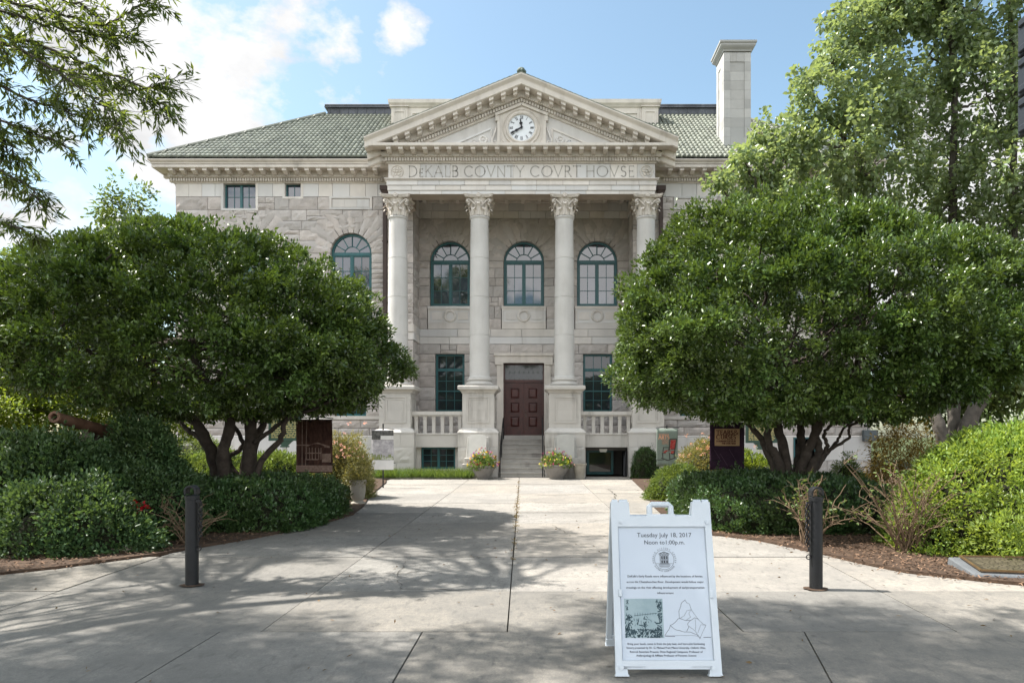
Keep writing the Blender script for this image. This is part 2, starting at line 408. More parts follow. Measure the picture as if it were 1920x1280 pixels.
# ================================================================== COURTHOUSE (local x about its axis, absolute Y)
YF,YC,YW,YB=26.5,26.95,28.6,30.0
HW,XIN=14.33,4.53
CH=thing('courthouse',(BX,YW,0),'old two-storey pale stone courthouse with a clock in its pediment and a green tiled roof','courthouse')
CO=(0,YW,0)
def cpart(mb,name,mat,parent=CH,**k): return mb.build(name,mat,parent,org=CO,**k)
def nz(x,z,s=0):  # cheap smooth noise for rock faces
    return sin(x*5.1+s)*cos(z*6.3+s*1.7)+.6*sin(x*11.7+z*9.1+s*2.3)+.5*cos(z*17.+x*7.+s)
def rock(mb,x0,x1,z0,z1,Y,depth,out=.045,g=.010,plain=False,axis=0,sgn=1):
    g*=1.7
    """one rock-faced (or plain) ashlar block; front plane at Y (axis 0: faces -Y; axis 1: plane x=Y facing sgn)"""
    x0+=g/2;x1-=g/2;z0+=g/2;z1-=g/2
    if x1-x0<.03 or z1-z0<.03: return
    def P(x,d,z):
        return (x,Y-d,z) if axis==0 else (Y+sgn*d,x,z)
    if plain: nx,nzn=1,1
    else: nx=max(3,min(9,int((x1-x0)/.13)));nzn=max(3,min(5,int((z1-z0)/.11)))
    vs=[];s=RND.uniform(0,50);tl=RND.uniform(-.25,.25)
    for j in range(nzn+1):
        for i in range(nx+1):
            u=i/nx;w=j/nzn
            x=x0+(x1-x0)*u;z=z0+(z1-z0)*w
            e=(0<i<nx)*(0<j<nzn)
            d=e*max(.008,out*(.62+.33*nz(x,z,s)+tl*(u-.5)*2+RND.uniform(-.35,.35)))
            vs.append(P(x,d,z))
    fs=[]
    for j in range(nzn):
        for i in range(nx):
            a=j*(nx+1)+i; q=(a,a+1,a+nx+2,a+nx+1)
            fs.append(q)
    b=len(vs)
    vs+=[P(x0,-depth,z0),P(x1,-depth,z0),P(x1,-depth,z1),P(x0,-depth,z1)]
    bl,br=0,nx;tl_,tr=nzn*(nx+1),nzn*(nx+1)+nx
    fs+=[tuple(range(0,nx+1))[::-1]+(b,b+1), tuple(range(tl_,tr+1))+(b+2,b+3),
         tuple(j*(nx+1) for j in range(nzn+1))+(b+3,b), tuple(j*(nx+1)+nx for j in range(nzn,-1,-1))+(b+1,b+2)]
    mb.add(vs,fs)
def split(z0,z1,h,j=.22):
    n=max(1,round((z1-z0)/h)); e=[RND.uniform(1-j,1+j) for _ in range(n)]; t=sum(e); z=[z0]
    for k in e: z.append(z[-1]+k*(z1-z0)/t)
    z[-1]=z1; return z
def levels(keys,h,j=.22):
    out=[keys[0]]
    for a,b in zip(keys[:-1],keys[1:]): out+=split(a,b,h,j)[1:]
    return out
def course_wall(mb,x0,x1,zs,Y,depth,rects=(),arches=(),lmin=.55,lmax=1.5,plain=False,broken=.25,out=.045,axis=0,sgn=1,gap=.010):
    for za,zb in zip(zs[:-1],zs[1:]):
        blk=[]
        for a,b,c,d in rects:
            if min(zb,d)-max(za,c)>.02: blk.append((a,b))
        for xc,zsp,r,zbot in arches:
            if zb<=zbot+.02: continue
            if za<zsp: hw=r
            elif za<zsp+r: hw=math.sqrt(max(0,r*r-(za-zsp)**2))
            else: continue
            blk.append((xc-hw,xc+hw))
        blk.sort(); x=x0; iv=[]
        for a,b in blk:
            if a>x: iv.append((x,min(a,x1)))
            x=max(x,b)
        if x<x1: iv.append((x,x1))
        for a,b in iv:
            x=a
            while x<b-1e-4:
                L=RND.uniform(lmin,lmax)
                if b-x-L<lmin*.6: L=b-x
                e=min(b,x+L)
                if not plain and zb-za>.34 and RND.random()<broken and e-x>.7:
                    zm=za+(zb-za)*RND.uniform(.35,.65); xm=x+(e-x)*RND.uniform(.35,.65)
                    rock(mb,x,e,za,zm,Y,depth,out,gap,False,axis,sgn)
                    rock(mb,x,xm,zm,zb,Y,depth,out,gap,False,axis,sgn); rock(mb,xm,e,zm,zb,Y,depth,out,gap,False,axis,sgn)
                else: rock(mb,x,e,za,zb,Y,depth,out,gap,plain,axis,sgn)
                x=e
def voussoirs(mb,xc,zs,r,Y,depth,n=13,wx=1.5,top=1.85,out=.05):
    for k in range(n):
        a0=PI-PI*k/n;a1=PI-PI*(k+1)/n;am=(a0+a1)/2
        R=min(wx/max(1e-3,abs(cos(am))),top/max(1e-3,sin(am)))
        R=min(R,2.15)*(1-.10*(k%2)); gp=.013
        vs=[];m=5;s=RND.uniform(0,50)
        for j in range(m+1):
            rr=r+(R-r)*j/m
            for i in range(4):
                a=a0+(a1-a0)*i/3; 
                off=gp/rr*(1 if i==0 else -1 if i==3 else 0)
                a-=off
                x=xc+rr*cos(a);z=zs+rr*sin(a)
                e=(0<i<3)*(0<j<m); d=.012+e*max(.01,.032*(.6+.3*nz(x,z,s)+RND.uniform(-.25,.25)))
                vs.append((x,Y-d,z))
        fs=[]
        for j in range(m):
            for i in range(3):
                q=j*4+i; fs.append((q,q+4,q+5,q+1)[::-1] if False else (q,q+1,q+5,q+4)[::-1])
        b=len(vs)
        for j in (0,m):
            for i in (0,3): vs.append((vs[j*4+i][0],Y+depth,vs[j*4+i][2]))
        fs+=[(0,4,8,12,16,20,b+2,b),(3,b+1,b+3,23,19,15,11,7),(0,b,b+1,3,2,1),(20,21,22,23,b+3,b+2)]
        mb.add(vs,fs)

# ---- masonry shell behind the facing blocks
m=MB()
m.box(-HW+.3,-XIN-.28,YW+.33,48,0,12.2); m.box(XIN+.28,HW-.3,YW+.33,48,0,12.2)
m.box(-XIN-.28,XIN+.28,YB+.33,48,0,12.2)
cpart(m,'wall_core',mortar)
m=MB()   # side and rear facing
course_wall(m,YW,48,levels([0,1.5,2.3,5.55,6.17,11.41],.5),-HW,.29,axis=1,sgn=-1,broken=.1)
course_wall(m,YW,48,levels([0,1.5,2.3,5.55,6.17,11.41],.5),HW,.29,axis=1,sgn=1,broken=.1)
cpart(m,'side_wall',rough_stone)

# ---- window positions
AW=.865; ZS,ZSP=7.16,9.11                      # arched: half width, sill, spring
back_arch=[-3.19,0.0,3.18]
wing_arch=[-7.1,-11.3,7.1,11.3]
low_back=[-3.2,3.2]; low_wing=[-7.1,-11.3,7.1,11.3]
WZS,WZSP=7.05,9.08
# ---- wings
def small_w(s): return [(s*-12.01+0 if s>0 else 10.75, s*-10.76 if s>0 else 12.01,10.95,11.97)]
for s in (-1,1):
    x0,x1=(-HW,-XIN) if s<0 else (XIN,HW)
    wa=[a for a in wing_arch if a*s>0]; wl=[a for a in low_wing if a*s>0]
    tall=(-12.35,-11.02) if s<0 else (11.02,12.35); sm=(-9.82,-9.16) if s<0 else (9.16,9.82)
    rects=[(a-.62,a+.62,2.38,5.1) for a in wl]+[(tall[0],tall[1],10.93,11.985),(sm[0],sm[1],11.41,11.985)]
    pan=(-7.98,-6.22) if s<0 else (6.22,7.98)
    rects2=rects+[(pan[0],pan[1],10.88,11.41)]
    arch=[(a,WZSP,.85,WZS) for a in wa]
    m=MB()
    course_wall(m,x0,x1,levels([0,.55],.55,0),YW-.08,.42,lmin=.9,lmax=1.8,broken=0)
    course_wall(m,x0,x1,levels([1.58,2.24],.33),YW-.03,.36,broken=.1)
    course_wall(m,x0,x1,levels([2.38,5.1,5.52],.52,.12),YW,.33,rects2,(),lmin=.7,lmax=1.6,broken=.12)
    cpart(m,'lower_wall',rough_stone); m=MB()
    course_wall(m,x0,x1,levels([6.17,7.05,9.08,10.88,11.41],.45),YW,.33,rects2,arch)
    for a in wa: voussoirs(m,a,WZSP,.85,YW,.32,13,1.6,1.76)
    cpart(m,'upper_wall',rough_stone)
    m=MB()
    course_wall(m,x0,x1,[.55,1.52],YW-.07,.41,lmin=1.1,lmax=1.6,plain=True,gap=.008)
    m.frust(x0,x1,YW-.07,YW+.3,1.52, x0,x1,YW-.02,YW+.3,1.578)
    m.box(x0,x1,YW-.09,YW+.3,2.24,2.38)
    course_wall(m,x0,x1,[5.52,5.85],YW-.03,.36,lmin=1.1,lmax=1.6,plain=True,gap=.008); m.box(x0,x1,YW-.08,YW+.3,5.85,6.17)
    course_wall(m,x0,x1,[11.41,11.985],YW-.012,.33,rects,lmin=.5,lmax=.75,plain=True,gap=.008)
    # white surrounds of the two attic windows
    for (a,b),zb in ((tall,10.93),(sm,11.41)):
        m.box(a-.10,a,YW-.028,YW+.3,zb-.09,11.98); m.box(b,b+.10,YW-.028,YW+.3,zb-.09,11.98); m.box(a,b,YW-.028,YW+.3,zb-.09,zb)
    # framed name panel over the arch
    m.box(pan[0],pan[1],YW+.01,YW+.3,10.88,11.41)
    for q in range(3): 
        w=(pan[1]-pan[0]-.24)/3; m.box(pan[0]+.12+q*w+.004,pan[0]+.12+(q+1)*w-.004,YW-.012,YW+.02,10.98,11.31)
    for (a,b,c,d) in ((pan[0],pan[1],10.88,10.95),(pan[0],pan[1],11.34,11.405),(pan[0],pan[0]+.09,10.95,11.34),(pan[1]-.09,pan[1],10.95,11.34)):
        m.box(a,b,YW-.045,YW+.05,c,d)
    cpart(m,'smooth_course',lime)
# ---- portico recess: back wall and its two returns
rects=[(a-.63,a+.63,2.6,5.1) for a in low_back]+[(-1.0,1.0,1.4,4.75)]+[(a-.98,a+.98,6.17,7.16) for a in back_arch]
arch=[(a,ZSP,AW+.01,ZS) for a in back_arch]
m=MB()
course_wall(m,-XIN-.05,XIN+.05,levels([1.4,2.6,4.75,5.1,5.52],.5,.1),YB,.33,rects,(),lmin=.7,lmax=1.6,broken=.05)
course_wall(m,-XIN-.05,XIN+.05,levels([6.17,7.16,9.11,10.95],.42),YB,.33,rects,arch,lmin=.35,lmax=.8)
for a in back_arch: voussoirs(m,a,ZSP,AW+.01,YB,.32,13,1.5,1.83)
for s in (-1,1):
    course_wall(m,YW+.34,YB+.05,levels([1.4,5.52],.5,.1),s*XIN,.3,axis=1,sgn=-s,lmin=.5,lmax=.9)
    course_wall(m,YW+.34,YB+.05,levels([6.17,10.95],.4),s*XIN,.3,axis=1,sgn=-s,lmin=.4,lmax=.8)
cpart(m,'portico_wall',rough_stone)
m=MB()
course_wall(m,-XIN,XIN,[5.52,5.84],YB-.03,.36,lmin=1.1,lmax=1.7,plain=True,gap=.008)
course_wall(m,-XIN,XIN,[5.84,6.17],YB-.045,.37,lmin=1.3,lmax=1.9,plain=True,gap=.008)
course_wall(m,-XIN,XIN,[10.95,11.26],YB-.05,.37,lmin=.5,lmax=.7,plain=True,gap=.008)
course_wall(m,-XIN,XIN,[11.26,11.62],YB-.09,.4,lmin=.5,lmax=.7,plain=True,gap=.008)
for s in (-1,1):
    for za,zb in ((5.52,5.84),(5.84,6.17),(10.95,11.26),(11.26,11.62)):
        course_wall(m,YW,YB-.1,[za,zb],s*XIN-s*.04,.3,axis=1,sgn=-s,lmin=.5,lmax=.7,plain=True,gap=.008)
# panels with roundels under the arched windows
for a in back_arch:
    y=YB
    m.box(a-.95,a+.95,y-.02,y+.3,6.18,6.43); m.box(a-.95,a+.95,y-.01,y+.3,6.43,7.05); m.box(a-.97,a+.97,y-.06,y+.3,7.05,7.155)
    for x0,x1,z0,z1 in ((a-.95,a+.95,6.43,6.50),(a-.95,a+.95,6.98,7.05),(a-.95,a-.87,6.5,6.98),(a+.87,a+.95,6.5,6.98),(a-.78,a-.34,6.58,6.9),(a+.34,a+.78,6.58,6.9)):
        m.box(x0,x1,y-.035,y,z0,z1)
    m.lathe([(.17,y+.0),(.17,y-.05),(.20,y-.07),(.25,y-.07),(.28,y-.04),(.28,y)],(a,0,6.74),28,axis='y')
    for k in range(12):
        t=PI*k/6; m.cbox((a+.225*cos(t),y-.075,6.74+.225*sin(t)),(.05,.02,.05))
cpart(m,'portico_band',lime)
# ---- architrave, frieze and porch ceiling
m=MB()
def belt(z0,z1,p,lm=.8,lx_=1.3):
    course_wall(m,-5.1-p,5.1+p,[z0,z1],YF-p,.5,lmin=lm,lmax=lx_,plain=True,gap=.007)
    for s in (-1,1): course_wall(m,YF+.01,YW-.02,[z0,z1],s*(5.1+p),.5,axis=1,sgn=s,lmin=lm,lmax=lx_,plain=True,gap=.007)
belt(10.79,10.93,0);belt(10.93,11.12,.03);belt(11.12,11.30,.06);belt(11.37,11.955,0,.9,1.3)
m.sweep([(0,0),(.09,.0),(.14,.045),(.14,.07),(0,.07)],[(-5.1,YW-.03,11.30,-1,0),(-5.1,YF,11.30,-1,-1),(5.1,YF,11.30,1,-1),(5.1,YW-.03,11.30,1,0)])
entab=cpart(m,'entablature',lime); m=MB()
m.box(-5.05,5.05,YF+.02,YF+.68,10.795,11.9)
for s in (-1,1): m.box(min(s*4.4,s*5.04),max(s*4.4,s*5.04),YF+.69,YW,10.80,11.9)
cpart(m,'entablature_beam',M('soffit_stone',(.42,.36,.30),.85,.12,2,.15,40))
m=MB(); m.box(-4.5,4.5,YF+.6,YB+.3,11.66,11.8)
for k in range(13): m.box(-4.3+k*.7,-4.3+k*.7+.16,YF+.69,YB-.1,11.55,11.66)
for y in (27.5,28.3,29.1,29.7): m.box(-4.4,4.4,y,y+.12,11.56,11.655)
cpart(m,'porch_ceiling',lime_plain)
# ---- cornice with dentils and modillions, one profile mitred all round
ZC=11.955
path=[(-HW,47,ZC,-1,0),(-HW,YW,ZC,-1,-1),(-5.1,YW,ZC,-1,-1),(-5.1,YF,ZC,-1,-1),(5.1,YF,ZC,1,-1),(5.1,YW,ZC,1,-1),(HW,YW,ZC,1,-1),(HW,47,ZC,1,0)]
prof=[(-.25,0),(.05,0),(.07,.03),(.07,.185),(.19,.19),(.20,.21),(.215,.25),(.215,.425),(.63,.43),(.64,.45),(.64,.54),(.60,.556),(-.25,.556)]
m=MB(); m.sweep(prof,path)
def along(a,b,step,marg=.0):
    L=b-a-2*marg; n=max(1,round(L/step)); return [a+marg+L*(i+.5)/n for i in range(n)]
def dent_front(x0,x1,Y):
    for x in along(x0,x1,.105): m.box(x-.033,x+.033,Y-.165,Y-.05,ZC+.055,ZC+.18)
    for x in along(x0,x1,.07): m.box(x-.025,x+.025,Y-.24,Y-.19,ZC+.2,ZC+.245)
    for x in along(x0,x1,.456):
        m.box(x-.085,x+.085,Y-.58,Y-.2,ZC+.33,ZC+.428); m.frust(x-.075,x+.075,Y-.40,Y-.2,ZC+.255,x-.075,x+.075,Y-.56,Y-.2,ZC+.332)
        m.box(x-.10,x+.10,Y-.60,Y-.2,ZC+.405,ZC+.429)
def dent_side(y0,y1,Xp,s):
    def bx(y0_,y1_,p0,p1,z0,z1): m.box(min(Xp+s*p0,Xp+s*p1),max(Xp+s*p0,Xp+s*p1),y0_,y1_,z0,z1)
    for y in along(y0,y1,.105): bx(y-.033,y+.033,.05,.165,ZC+.055,ZC+.18)
    for y in along(y0,y1,.456): bx(y-.085,y+.085,.2,.58,ZC+.30,ZC+.428)
dent_front(-5.2,5.2,YF); dent_front(-HW-.15,-5.75,YW); dent_front(5.75,HW+.15,YW)
for s in (-1,1): dent_side(YF-.1,YW-.75,s*5.1,s); dent_side(YW,46.9,s*HW,s)
cpart(m,'cornice',lime_plain)
m=MB()
sp=[(.56,.558),(.655,.562),(.67,.62),(.72,.66),(.75,.70),(.75,.735),(.50,.74)]
m.sweep(sp,path[:4]); cpart(m,'gutter_moulding',lime_plain)
m=MB(); m.sweep(sp,path[4:]); cpart(m,'gutter_moulding',lime_plain)
# ---- pediment
m=MB()
ZA,SL,XE=15.07,.407,5.85
def zl(x): return ZA-SL*abs(x)
rp=[(-.6,-.02),(.60,.0),(.75,-.02),(.75,-.06),(.70,-.12),(.655,-.17),(.645,-.20),(.64,-.37),(.60,-.40),(.215,-.41),(.215,-.60),(.19,-.66),(.07,-.665),(.07,-.84),(.05,-.88),(-.05,-.90)]
m.sweep(rp,[(-XE,YF,zl(XE),0,-1),(0,YF,ZA,0,-1),(XE,YF,zl(XE),0,-1)])
for k in range(1,27):
    for s in (-1,1):
        x=s*.225*k
        if k%2==1:
            z=zl(x)
            if z-.6<12.53 or abs(x)>5.6: continue
            for (a,b,c,d,e) in ((-.085,.085,.2,.58,(-.40,-.50)),(-.075,.075,.2,.46,(-.50,-.60))):
                dz=SL*(b-a)/2*s
                vs=[(x+a,YF-d,z+e[1]+dz),(x+b,YF-d,z+e[1]-dz),(x+b,YF-c,z+e[1]-dz),(x+a,YF-c,z+e[1]+dz),(x+a,YF-d,z+e[0]+dz),(x+b,YF-d,z+e[0]-dz),(x+b,YF-c,z+e[0]-dz),(x+a,YF-c,z+e[0]+dz)]
                m.add(vs,[(3,2,1,0),(4,5,6,7),(0,1,5,4),(1,2,6,5),(2,3,7,6),(3,0,4,7)])
for x in along(-5.0,5.0,.105):
    z=zl(x)
    if z-.84>12.52: m.box(x-.033,x+.033,YF-.165,YF-.05,z-.80,z-.69)
for x in along(-5.0,5.0,.075):
    z=zl(x)
    if z-.7>12.52: m.box(x-.026,x+.026,YF-.245,YF-.18,z-.655,z-.60)
ped=cpart(m,'pediment',lime_plain)
m=MB(); m.prism([(-5.2,12.4),(5.2,12.4),(0,14.3)],YF+.02,YF+.5)          # tympanum
# relief panels and scroll brackets
for s in (-1,1):
    tri=[(s*1.16,12.62),(s*2.75,12.62),(s*1.16,13.30)]
    t2=[(s*1.24,12.66),(s*2.50,12.66),(s*1.24,13.19)]
    for a,b in zip(tri,tri[1:]+tri[:1]): m.bar((a[0],YF,a[1]),(b[0],YF,b[1]),.05,.07)
    m.lathe([(0,YF-.06),(.04,YF-.05),(.05,YF-.01),(.09,YF-.01),(.11,YF-.05),(.15,YF-.05),(.17,YF+.02)],(s*1.47,0,12.86),20,axis='y')
    m.lathe([(0,YF-.05),(.04,YF-.04),(.06,YF-.01),(.08,YF-.04),(.10,YF+.02)],(s*1.82,0,12.77),16,axis='y')
    m.lathe([(0,YF-.04),(.03,YF-.03),(.06,YF+.02)],(s*2.08,0,12.71),12,axis='y')
    pts=[(s*(1.3+.12*i),YF,12.72+.05*sin(i*1.9)+(.18 if i<3 else .0)) for i in range(9)]; m.tube(pts,.022,6)
    # bracket
    br=[(s*.96,YF-.02,13.35),(s*1.0,YF-.05,13.2),(s*1.07,YF-.06,13.0),(s*1.13,YF-.06,12.85),(s*1.12,YF-.06,12.72),(s*1.03,YF-.06,12.66),(s*.97,YF-.06,12.72),(s*1.0,YF-.06,12.8),(s*1.05,YF-.06,12.77)]
    m.tube(br,.028,6); m.box(min(s*.95,s*1.2),max(s*.95,s*1.2),YF-.12,YF,12.555,12.60)
cpart(m,'tympanum',lime)
m=MB()
m.prism([(-.93,12.52),(.93,12.52),(.93,13.75),(0,14.13),(-.93,13.75)],YF-.06,YF+.1)
for a,b in (((-1.0,13.78),(0,14.19)),((0,14.19),(1.0,13.78))):
    m.bar((a[0],YF-.09,a[1]),(b[0],YF-.09,b[1]),.09,.10)
for s in (-1,1):
    m.box(min(s*.82,s*.93),max(s*.82,s*.93),YF-.10,YF-.05,12.53,13.55); m.box(min(s*.86,s*1.0),max(s*.86,s*1.0),YF-.11,YF,13.55,13.75)
    m.tube([(s*(.45+.3*cos(t)),YF-.06,12.95-.35*sin(t)+.05*t) for t in np.linspace(0,1.4,8)],.022,6)
m.lathe([(.50,YF-.07),(.52,YF-.13),(.56,YF-.15),(.60,YF-.12),(.615,YF-.08),(.66,YF-.08),(.68,YF-.10),(.71,YF-.10),(.72,YF-.06)],(0,0,13.29),56,axis='y')
for k in range(64):
    t=2*PI*k/64; m.cbox((.695*cos(t),YF-.11,13.29+.695*sin(t)),(.03,.03,.03))
cs=cpart(m,'clock_surround',lime_plain)
# ---- clock
m=MB(); m.lathe([(0,YF-.075),(.51,YF-.075)],(0,0,13.29),56,axis='y'); clock=cpart(m,'clock_dial',dial_m)
nums=['XII','I','II','III','IV','V','VI','VII','VIII','IX','X','XI']
m=MB(); yn=YF-.084
def radial_num(txt,ang):
    wd={'I':.028,'V':.062,'X':.066}; tot=sum(wd[c] for c in txt); u=-tot/2
    er=Vector((sin(ang),0,cos(ang))); et=Vector((cos(ang),0,-sin(ang))); c0=Vector((0,yn,13.29))
    r0,r1=.335,.455
    for c in txt:
        w=wd[c]; a=u+.006; b=u+w-.006
        P=lambda uu,rr: c0+et*uu+er*rr
        def st(p,q,t): 
            d=(q-p).normalized(); n=Vector((d.z,0,-d.x))*t/2; m.quad(p+n,p-n,q-n,q+n)
        if c=='I': st(P((a+b)/2,r0),P((a+b)/2,r1),.016)
        if c=='V': st(P((a+b)/2,r0),P(a,r1),.018); st(P((a+b)/2,r0),P(b,r1),.009)
        if c=='X': st(P(b,r0),P(a,r1),.018); st(P(a,r0),P(b,r1),.009)
        for rr in (r0,r1): st(P(u+.003,rr),P(u+w-.003,rr),.006)
        u+=w
for k,t in enumerate(nums): radial_num(t,2*PI*k/12)
for k in range(60):
    t=2*PI*k/60; m.cbox((.485*sin(t),yn,13.29+.485*cos(t)),(.012,.002,.012))
cpart(m,'numerals',ink_m,parent=clock)
def hand(ang,L,w,y):
    mm=MB(); e=Vector((sin(ang),0,cos(ang))); t=Vector((cos(ang),0,-sin(ang))); c=Vector((0,y,13.29))
    pl=[(-.05,.02),(.0,.035),(.08*L/.4,.022),(.35*L,.03),(.45*L,.062*w),(.55*L,.05*w),(.6*L,.025),(.85*L,.022),(L,.004)]
    L_=[c+e*r+t*q for r,q in pl]; R_=[c+e*r-t*q for r,q in pl]
    n=len(L_); poly=L_+R_[::-1]
    mm.add([tuple(p) for p in poly]+[(p.x,p.y+.012,p.z) for p in poly],[tuple(range(2*n)),tuple(reversed(range(2*n,4*n)))]+[(i,i+2*n,(i+1)%(2*n)+2*n,(i+1)%(2*n)) for i in range(2*n)])
    return cpart(mm,'clock_hand',ink_m,parent=clock)
hand(rad(-9),.36,1.1,YF-.115); hand(rad(241),.47,.8,YF-.135)
# ---- inscription in flat strokes, groove shade put into their colour
def arcp(cx,cy,rx,ry,a0,a1,n=14): return [(cx+rx*cos(rad(a0+(a1-a0)*i/n)),cy+ry*sin(rad(a0+(a1-a0)*i/n))) for i in range(n+1)]
GL={'A':(.80,[[(0,0),(.40,1),(.80,0)],[(.15,.36),(.65,.36)]]),
'B':(.58,[[(.08,0),(.08,1)],[(.08,1),(.30,1)]+arcp(.30,.77,.20,.23,90,-90)+[(.08,.54)],[(.30,.54)]+arcp(.31,.27,.25,.27,90,-90)+[(.08,0)]]),
'C':(.86,[arcp(.46,.5,.46,.5,48,312,22)]),'O':(.98,[arcp(.49,.5,.49,.5,0,360,30)]),
'D':(.80,[[(.08,0),(.08,1)],[(.08,1),(.30,1)]+arcp(.30,.5,.48,.5,90,-90,18)+[(.08,0)]]),
'E':(.50,[[(.48,0),(.08,0),(.08,1),(.46,1)],[(.08,.52),(.40,.52)]]),
'H':(.80,[[(.08,0),(.08,1)],[(.72,0),(.72,1)],[(.08,.52),(.72,.52)]]),
'K':(.68,[[(.08,0),(.08,1)],[(.60,1),(.08,.45)],[(.24,.60),(.68,0)]]),
'L':(.50,[[(.08,1),(.08,0),(.50,0)]]),
'N':(.84,[[(.08,0),(.08,1),(.76,0),(.76,1)]]),
'R':(.64,[[(.08,0),(.08,1)],[(.08,1),(.30,1)]+arcp(.30,.75,.22,.25,90,-90)+[(.08,.5)],[(.30,.5),(.64,0)]]),
'S':(.50,[arcp(.26,.75,.20,.24,40,270,14)+arcp(.26,.255,.22,.255,90,-140,14)]),
'T':(.70,[[(.35,0),(.35,1)],[(0,1),(.70,1)]]),
'U':(.74,[[(.08,1),(.08,.32)]+arcp(.37,.32,.29,.32,180,360,14)+[(.66,1)]]),
'V':(.78,[[(0,1),(.39,0),(.78,1)]]),'Y':(.72,[[(0,1),(.36,.48),(.72,1)],[(.36,.48),(.36,0)]]),
'I':(.16,[[(.08,0),(.08,1)]]),'Z':(.6,[[(0,1),(.6,1),(0,0),(.6,0)]]),
'W':(1.1,[[(0,1),(.28,0),(.55,.9),(.82,0),(1.1,1)]]),'F':(.48,[[(.08,0),(.08,1),(.46,1)],[(.08,.52),(.38,.52)]]),
'M':(.96,[[(.06,0),(.14,1),(.48,.1),(.82,1),(.90,0)]]),'P':(.58,[[(.08,0),(.08,1)],[(.08,1),(.30,1)]+arcp(.30,.75,.22,.25,90,-90)+[(.08,.5)]]),
'G':(.88,[arcp(.46,.5,.46,.5,48,340,22)+[(.88,.42)],[(.62,.42),(.88,.42)]]),
'&':(.78,[[(.78,.02),(.20,.66)]+arcp(.32,.80,.17,.19,215,-35,12)+[(.12,.42)]+arcp(.28,.23,.24,.23,140,330,12)+[(.74,.48)]])}
def stroke_text(mb,txt,x0,x1,z0,h,w,put,serif=.10,gap=.22,thick=None):
    """thin roman letters between x0 and x1; put(x,z) -> point"""
    tot=sum(GL[c.upper()][0]*(.72 if c.islower() else 1)+gap for c in txt if c!=' ')-gap+.35*txt.count(' ')
    sx=(x1-x0)/tot; u=0
    def seg(p,q,ww):
        p=Vector((p[0],p[1]));q=Vector((q[0],q[1])); d=q-p
        if d.length<1e-6: return
        d.normalize(); n=Vector((-d.y,d.x))*ww/2; p=p-d*ww*.3; q=q+d*ww*.3
        mb.quad(*[put(a.x,a.y) for a in (p+n,p-n,q-n,q+n)])
    for c in txt:
        if c==' ': u+=.35; continue
        k=.72 if c.islower() else 1
        wd,st=GL[c.upper()]
        for pl in st:
            P=[(x0+(u+x*k)*sx,z0+z*h*k) for x,z in pl]
            for a,b in zip(P[:-1],P[1:]):
                ww=w
                if thick and abs(b[1]-a[1])>abs(b[0]-a[0])*.8: ww=thick
                seg(a,b,ww)
            if serif:
                for e,f in ((P[0],P[1]),(P[-1],P[-2])):
                    if abs(e[1]-f[1])>abs(e[0]-f[0])*.3: seg((e[0]-serif*h/2,e[1]),(e[0]+serif*h/2,e[1]),w)
                    else: seg((e[0],e[1]-serif*h/2),(e[0],e[1]+serif*h/2),w)
        u+=wd*k+gap
m=MB()
px2x=lambda p: X(p,YF)-BX
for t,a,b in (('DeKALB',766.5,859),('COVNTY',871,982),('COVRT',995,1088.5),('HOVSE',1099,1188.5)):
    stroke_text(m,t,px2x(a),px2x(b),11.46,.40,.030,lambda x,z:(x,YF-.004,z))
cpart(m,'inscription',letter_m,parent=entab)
m=MB()
for px in (744.5,1212):
    x=px2x(px)
    m.lathe([(.245,YF+.01),(.245,YF-.03),(.22,YF-.035),(.205,YF-.01),(.20,YF+.01)],(x,0,11.65),30,axis='y')
    m.lathe([(0,YF-.05),(.035,YF-.045),(.05,YF)],(x,0,11.65),12,axis='y')
    for k in range(5):
        t=2*PI*k/5+PI/2; m.lathe([(0,YF-.02),(.035,YF-.02),(.052,YF-.035),(.066,YF)],(x+.115*cos(t),0,11.65+.115*sin(t)),12,axis='y')
cpart(m,'rosette',lime_plain,parent=entab)
# ---- finial and parapet block behind the pediment
m=MB(); m.lathe([(.10,15.02),(.10,15.07),(.06,15.09),(.13,15.15),(.155,15.22),(.12,15.29),(.05,15.32),(0,15.33)],(0,YF-.55,0),14)
for k in range(5): m.lathe([(0,15.10),(.06,15.13),(.07,15.18),(.05,15.23),(0,15.25)],(.12*cos(2*PI*k/5),YF-.55+.12*sin(2*PI*k/5),0),8)
cpart(m,'finial',M('verdigris',(.10,.13,.11),.7,.2,8,.2,40),smooth=True)
m=MB()
for s in (-1,1):
    vs=[(0,YF-.70,ZA+.004),(s*(XE+.02),YF-.70,zl(XE)+.004),(s*(XE+.02),34,zl(XE)+.004),(0,34,ZA+.004)]
    m.quad(*(vs if s>0 else vs[::-1]))
    for k in range(30):
        x0=s*k*.2;x1=s*(k+1)*.2
        if abs(x1)>XE: break
        y0=YF-.69
        m.add([(x0,y0,zl(x0)+.06),(x1,y0,zl(x1)+.045),(x1,31,zl(x1)+.045),(x0,31,zl(x0)+.06),(x1,y0,zl(x1)+.004),(x0,y0,zl(x0)+.004),(x1,31,zl(x1)+.004)],[(0,1,2,3) if s<0 else (3,2,1,0),(0,5,4,1),(1,4,6,2)])
cpart(m,'pediment_roof',tile_m)
m=MB(); PB=32.0
m.box(-6.1,6.1,PB,36,14.5,16.75)
m.sweep([(-.2,0),(.05,.0),(.09,.06),(.17,.14),(.19,.30),(-.2,.33)],[(-6.1,36,16.7,-1,0),(-6.1,PB,16.7,-1,-1),(6.1,PB,16.7,1,-1),(6.1,36,16.7,1,0)])
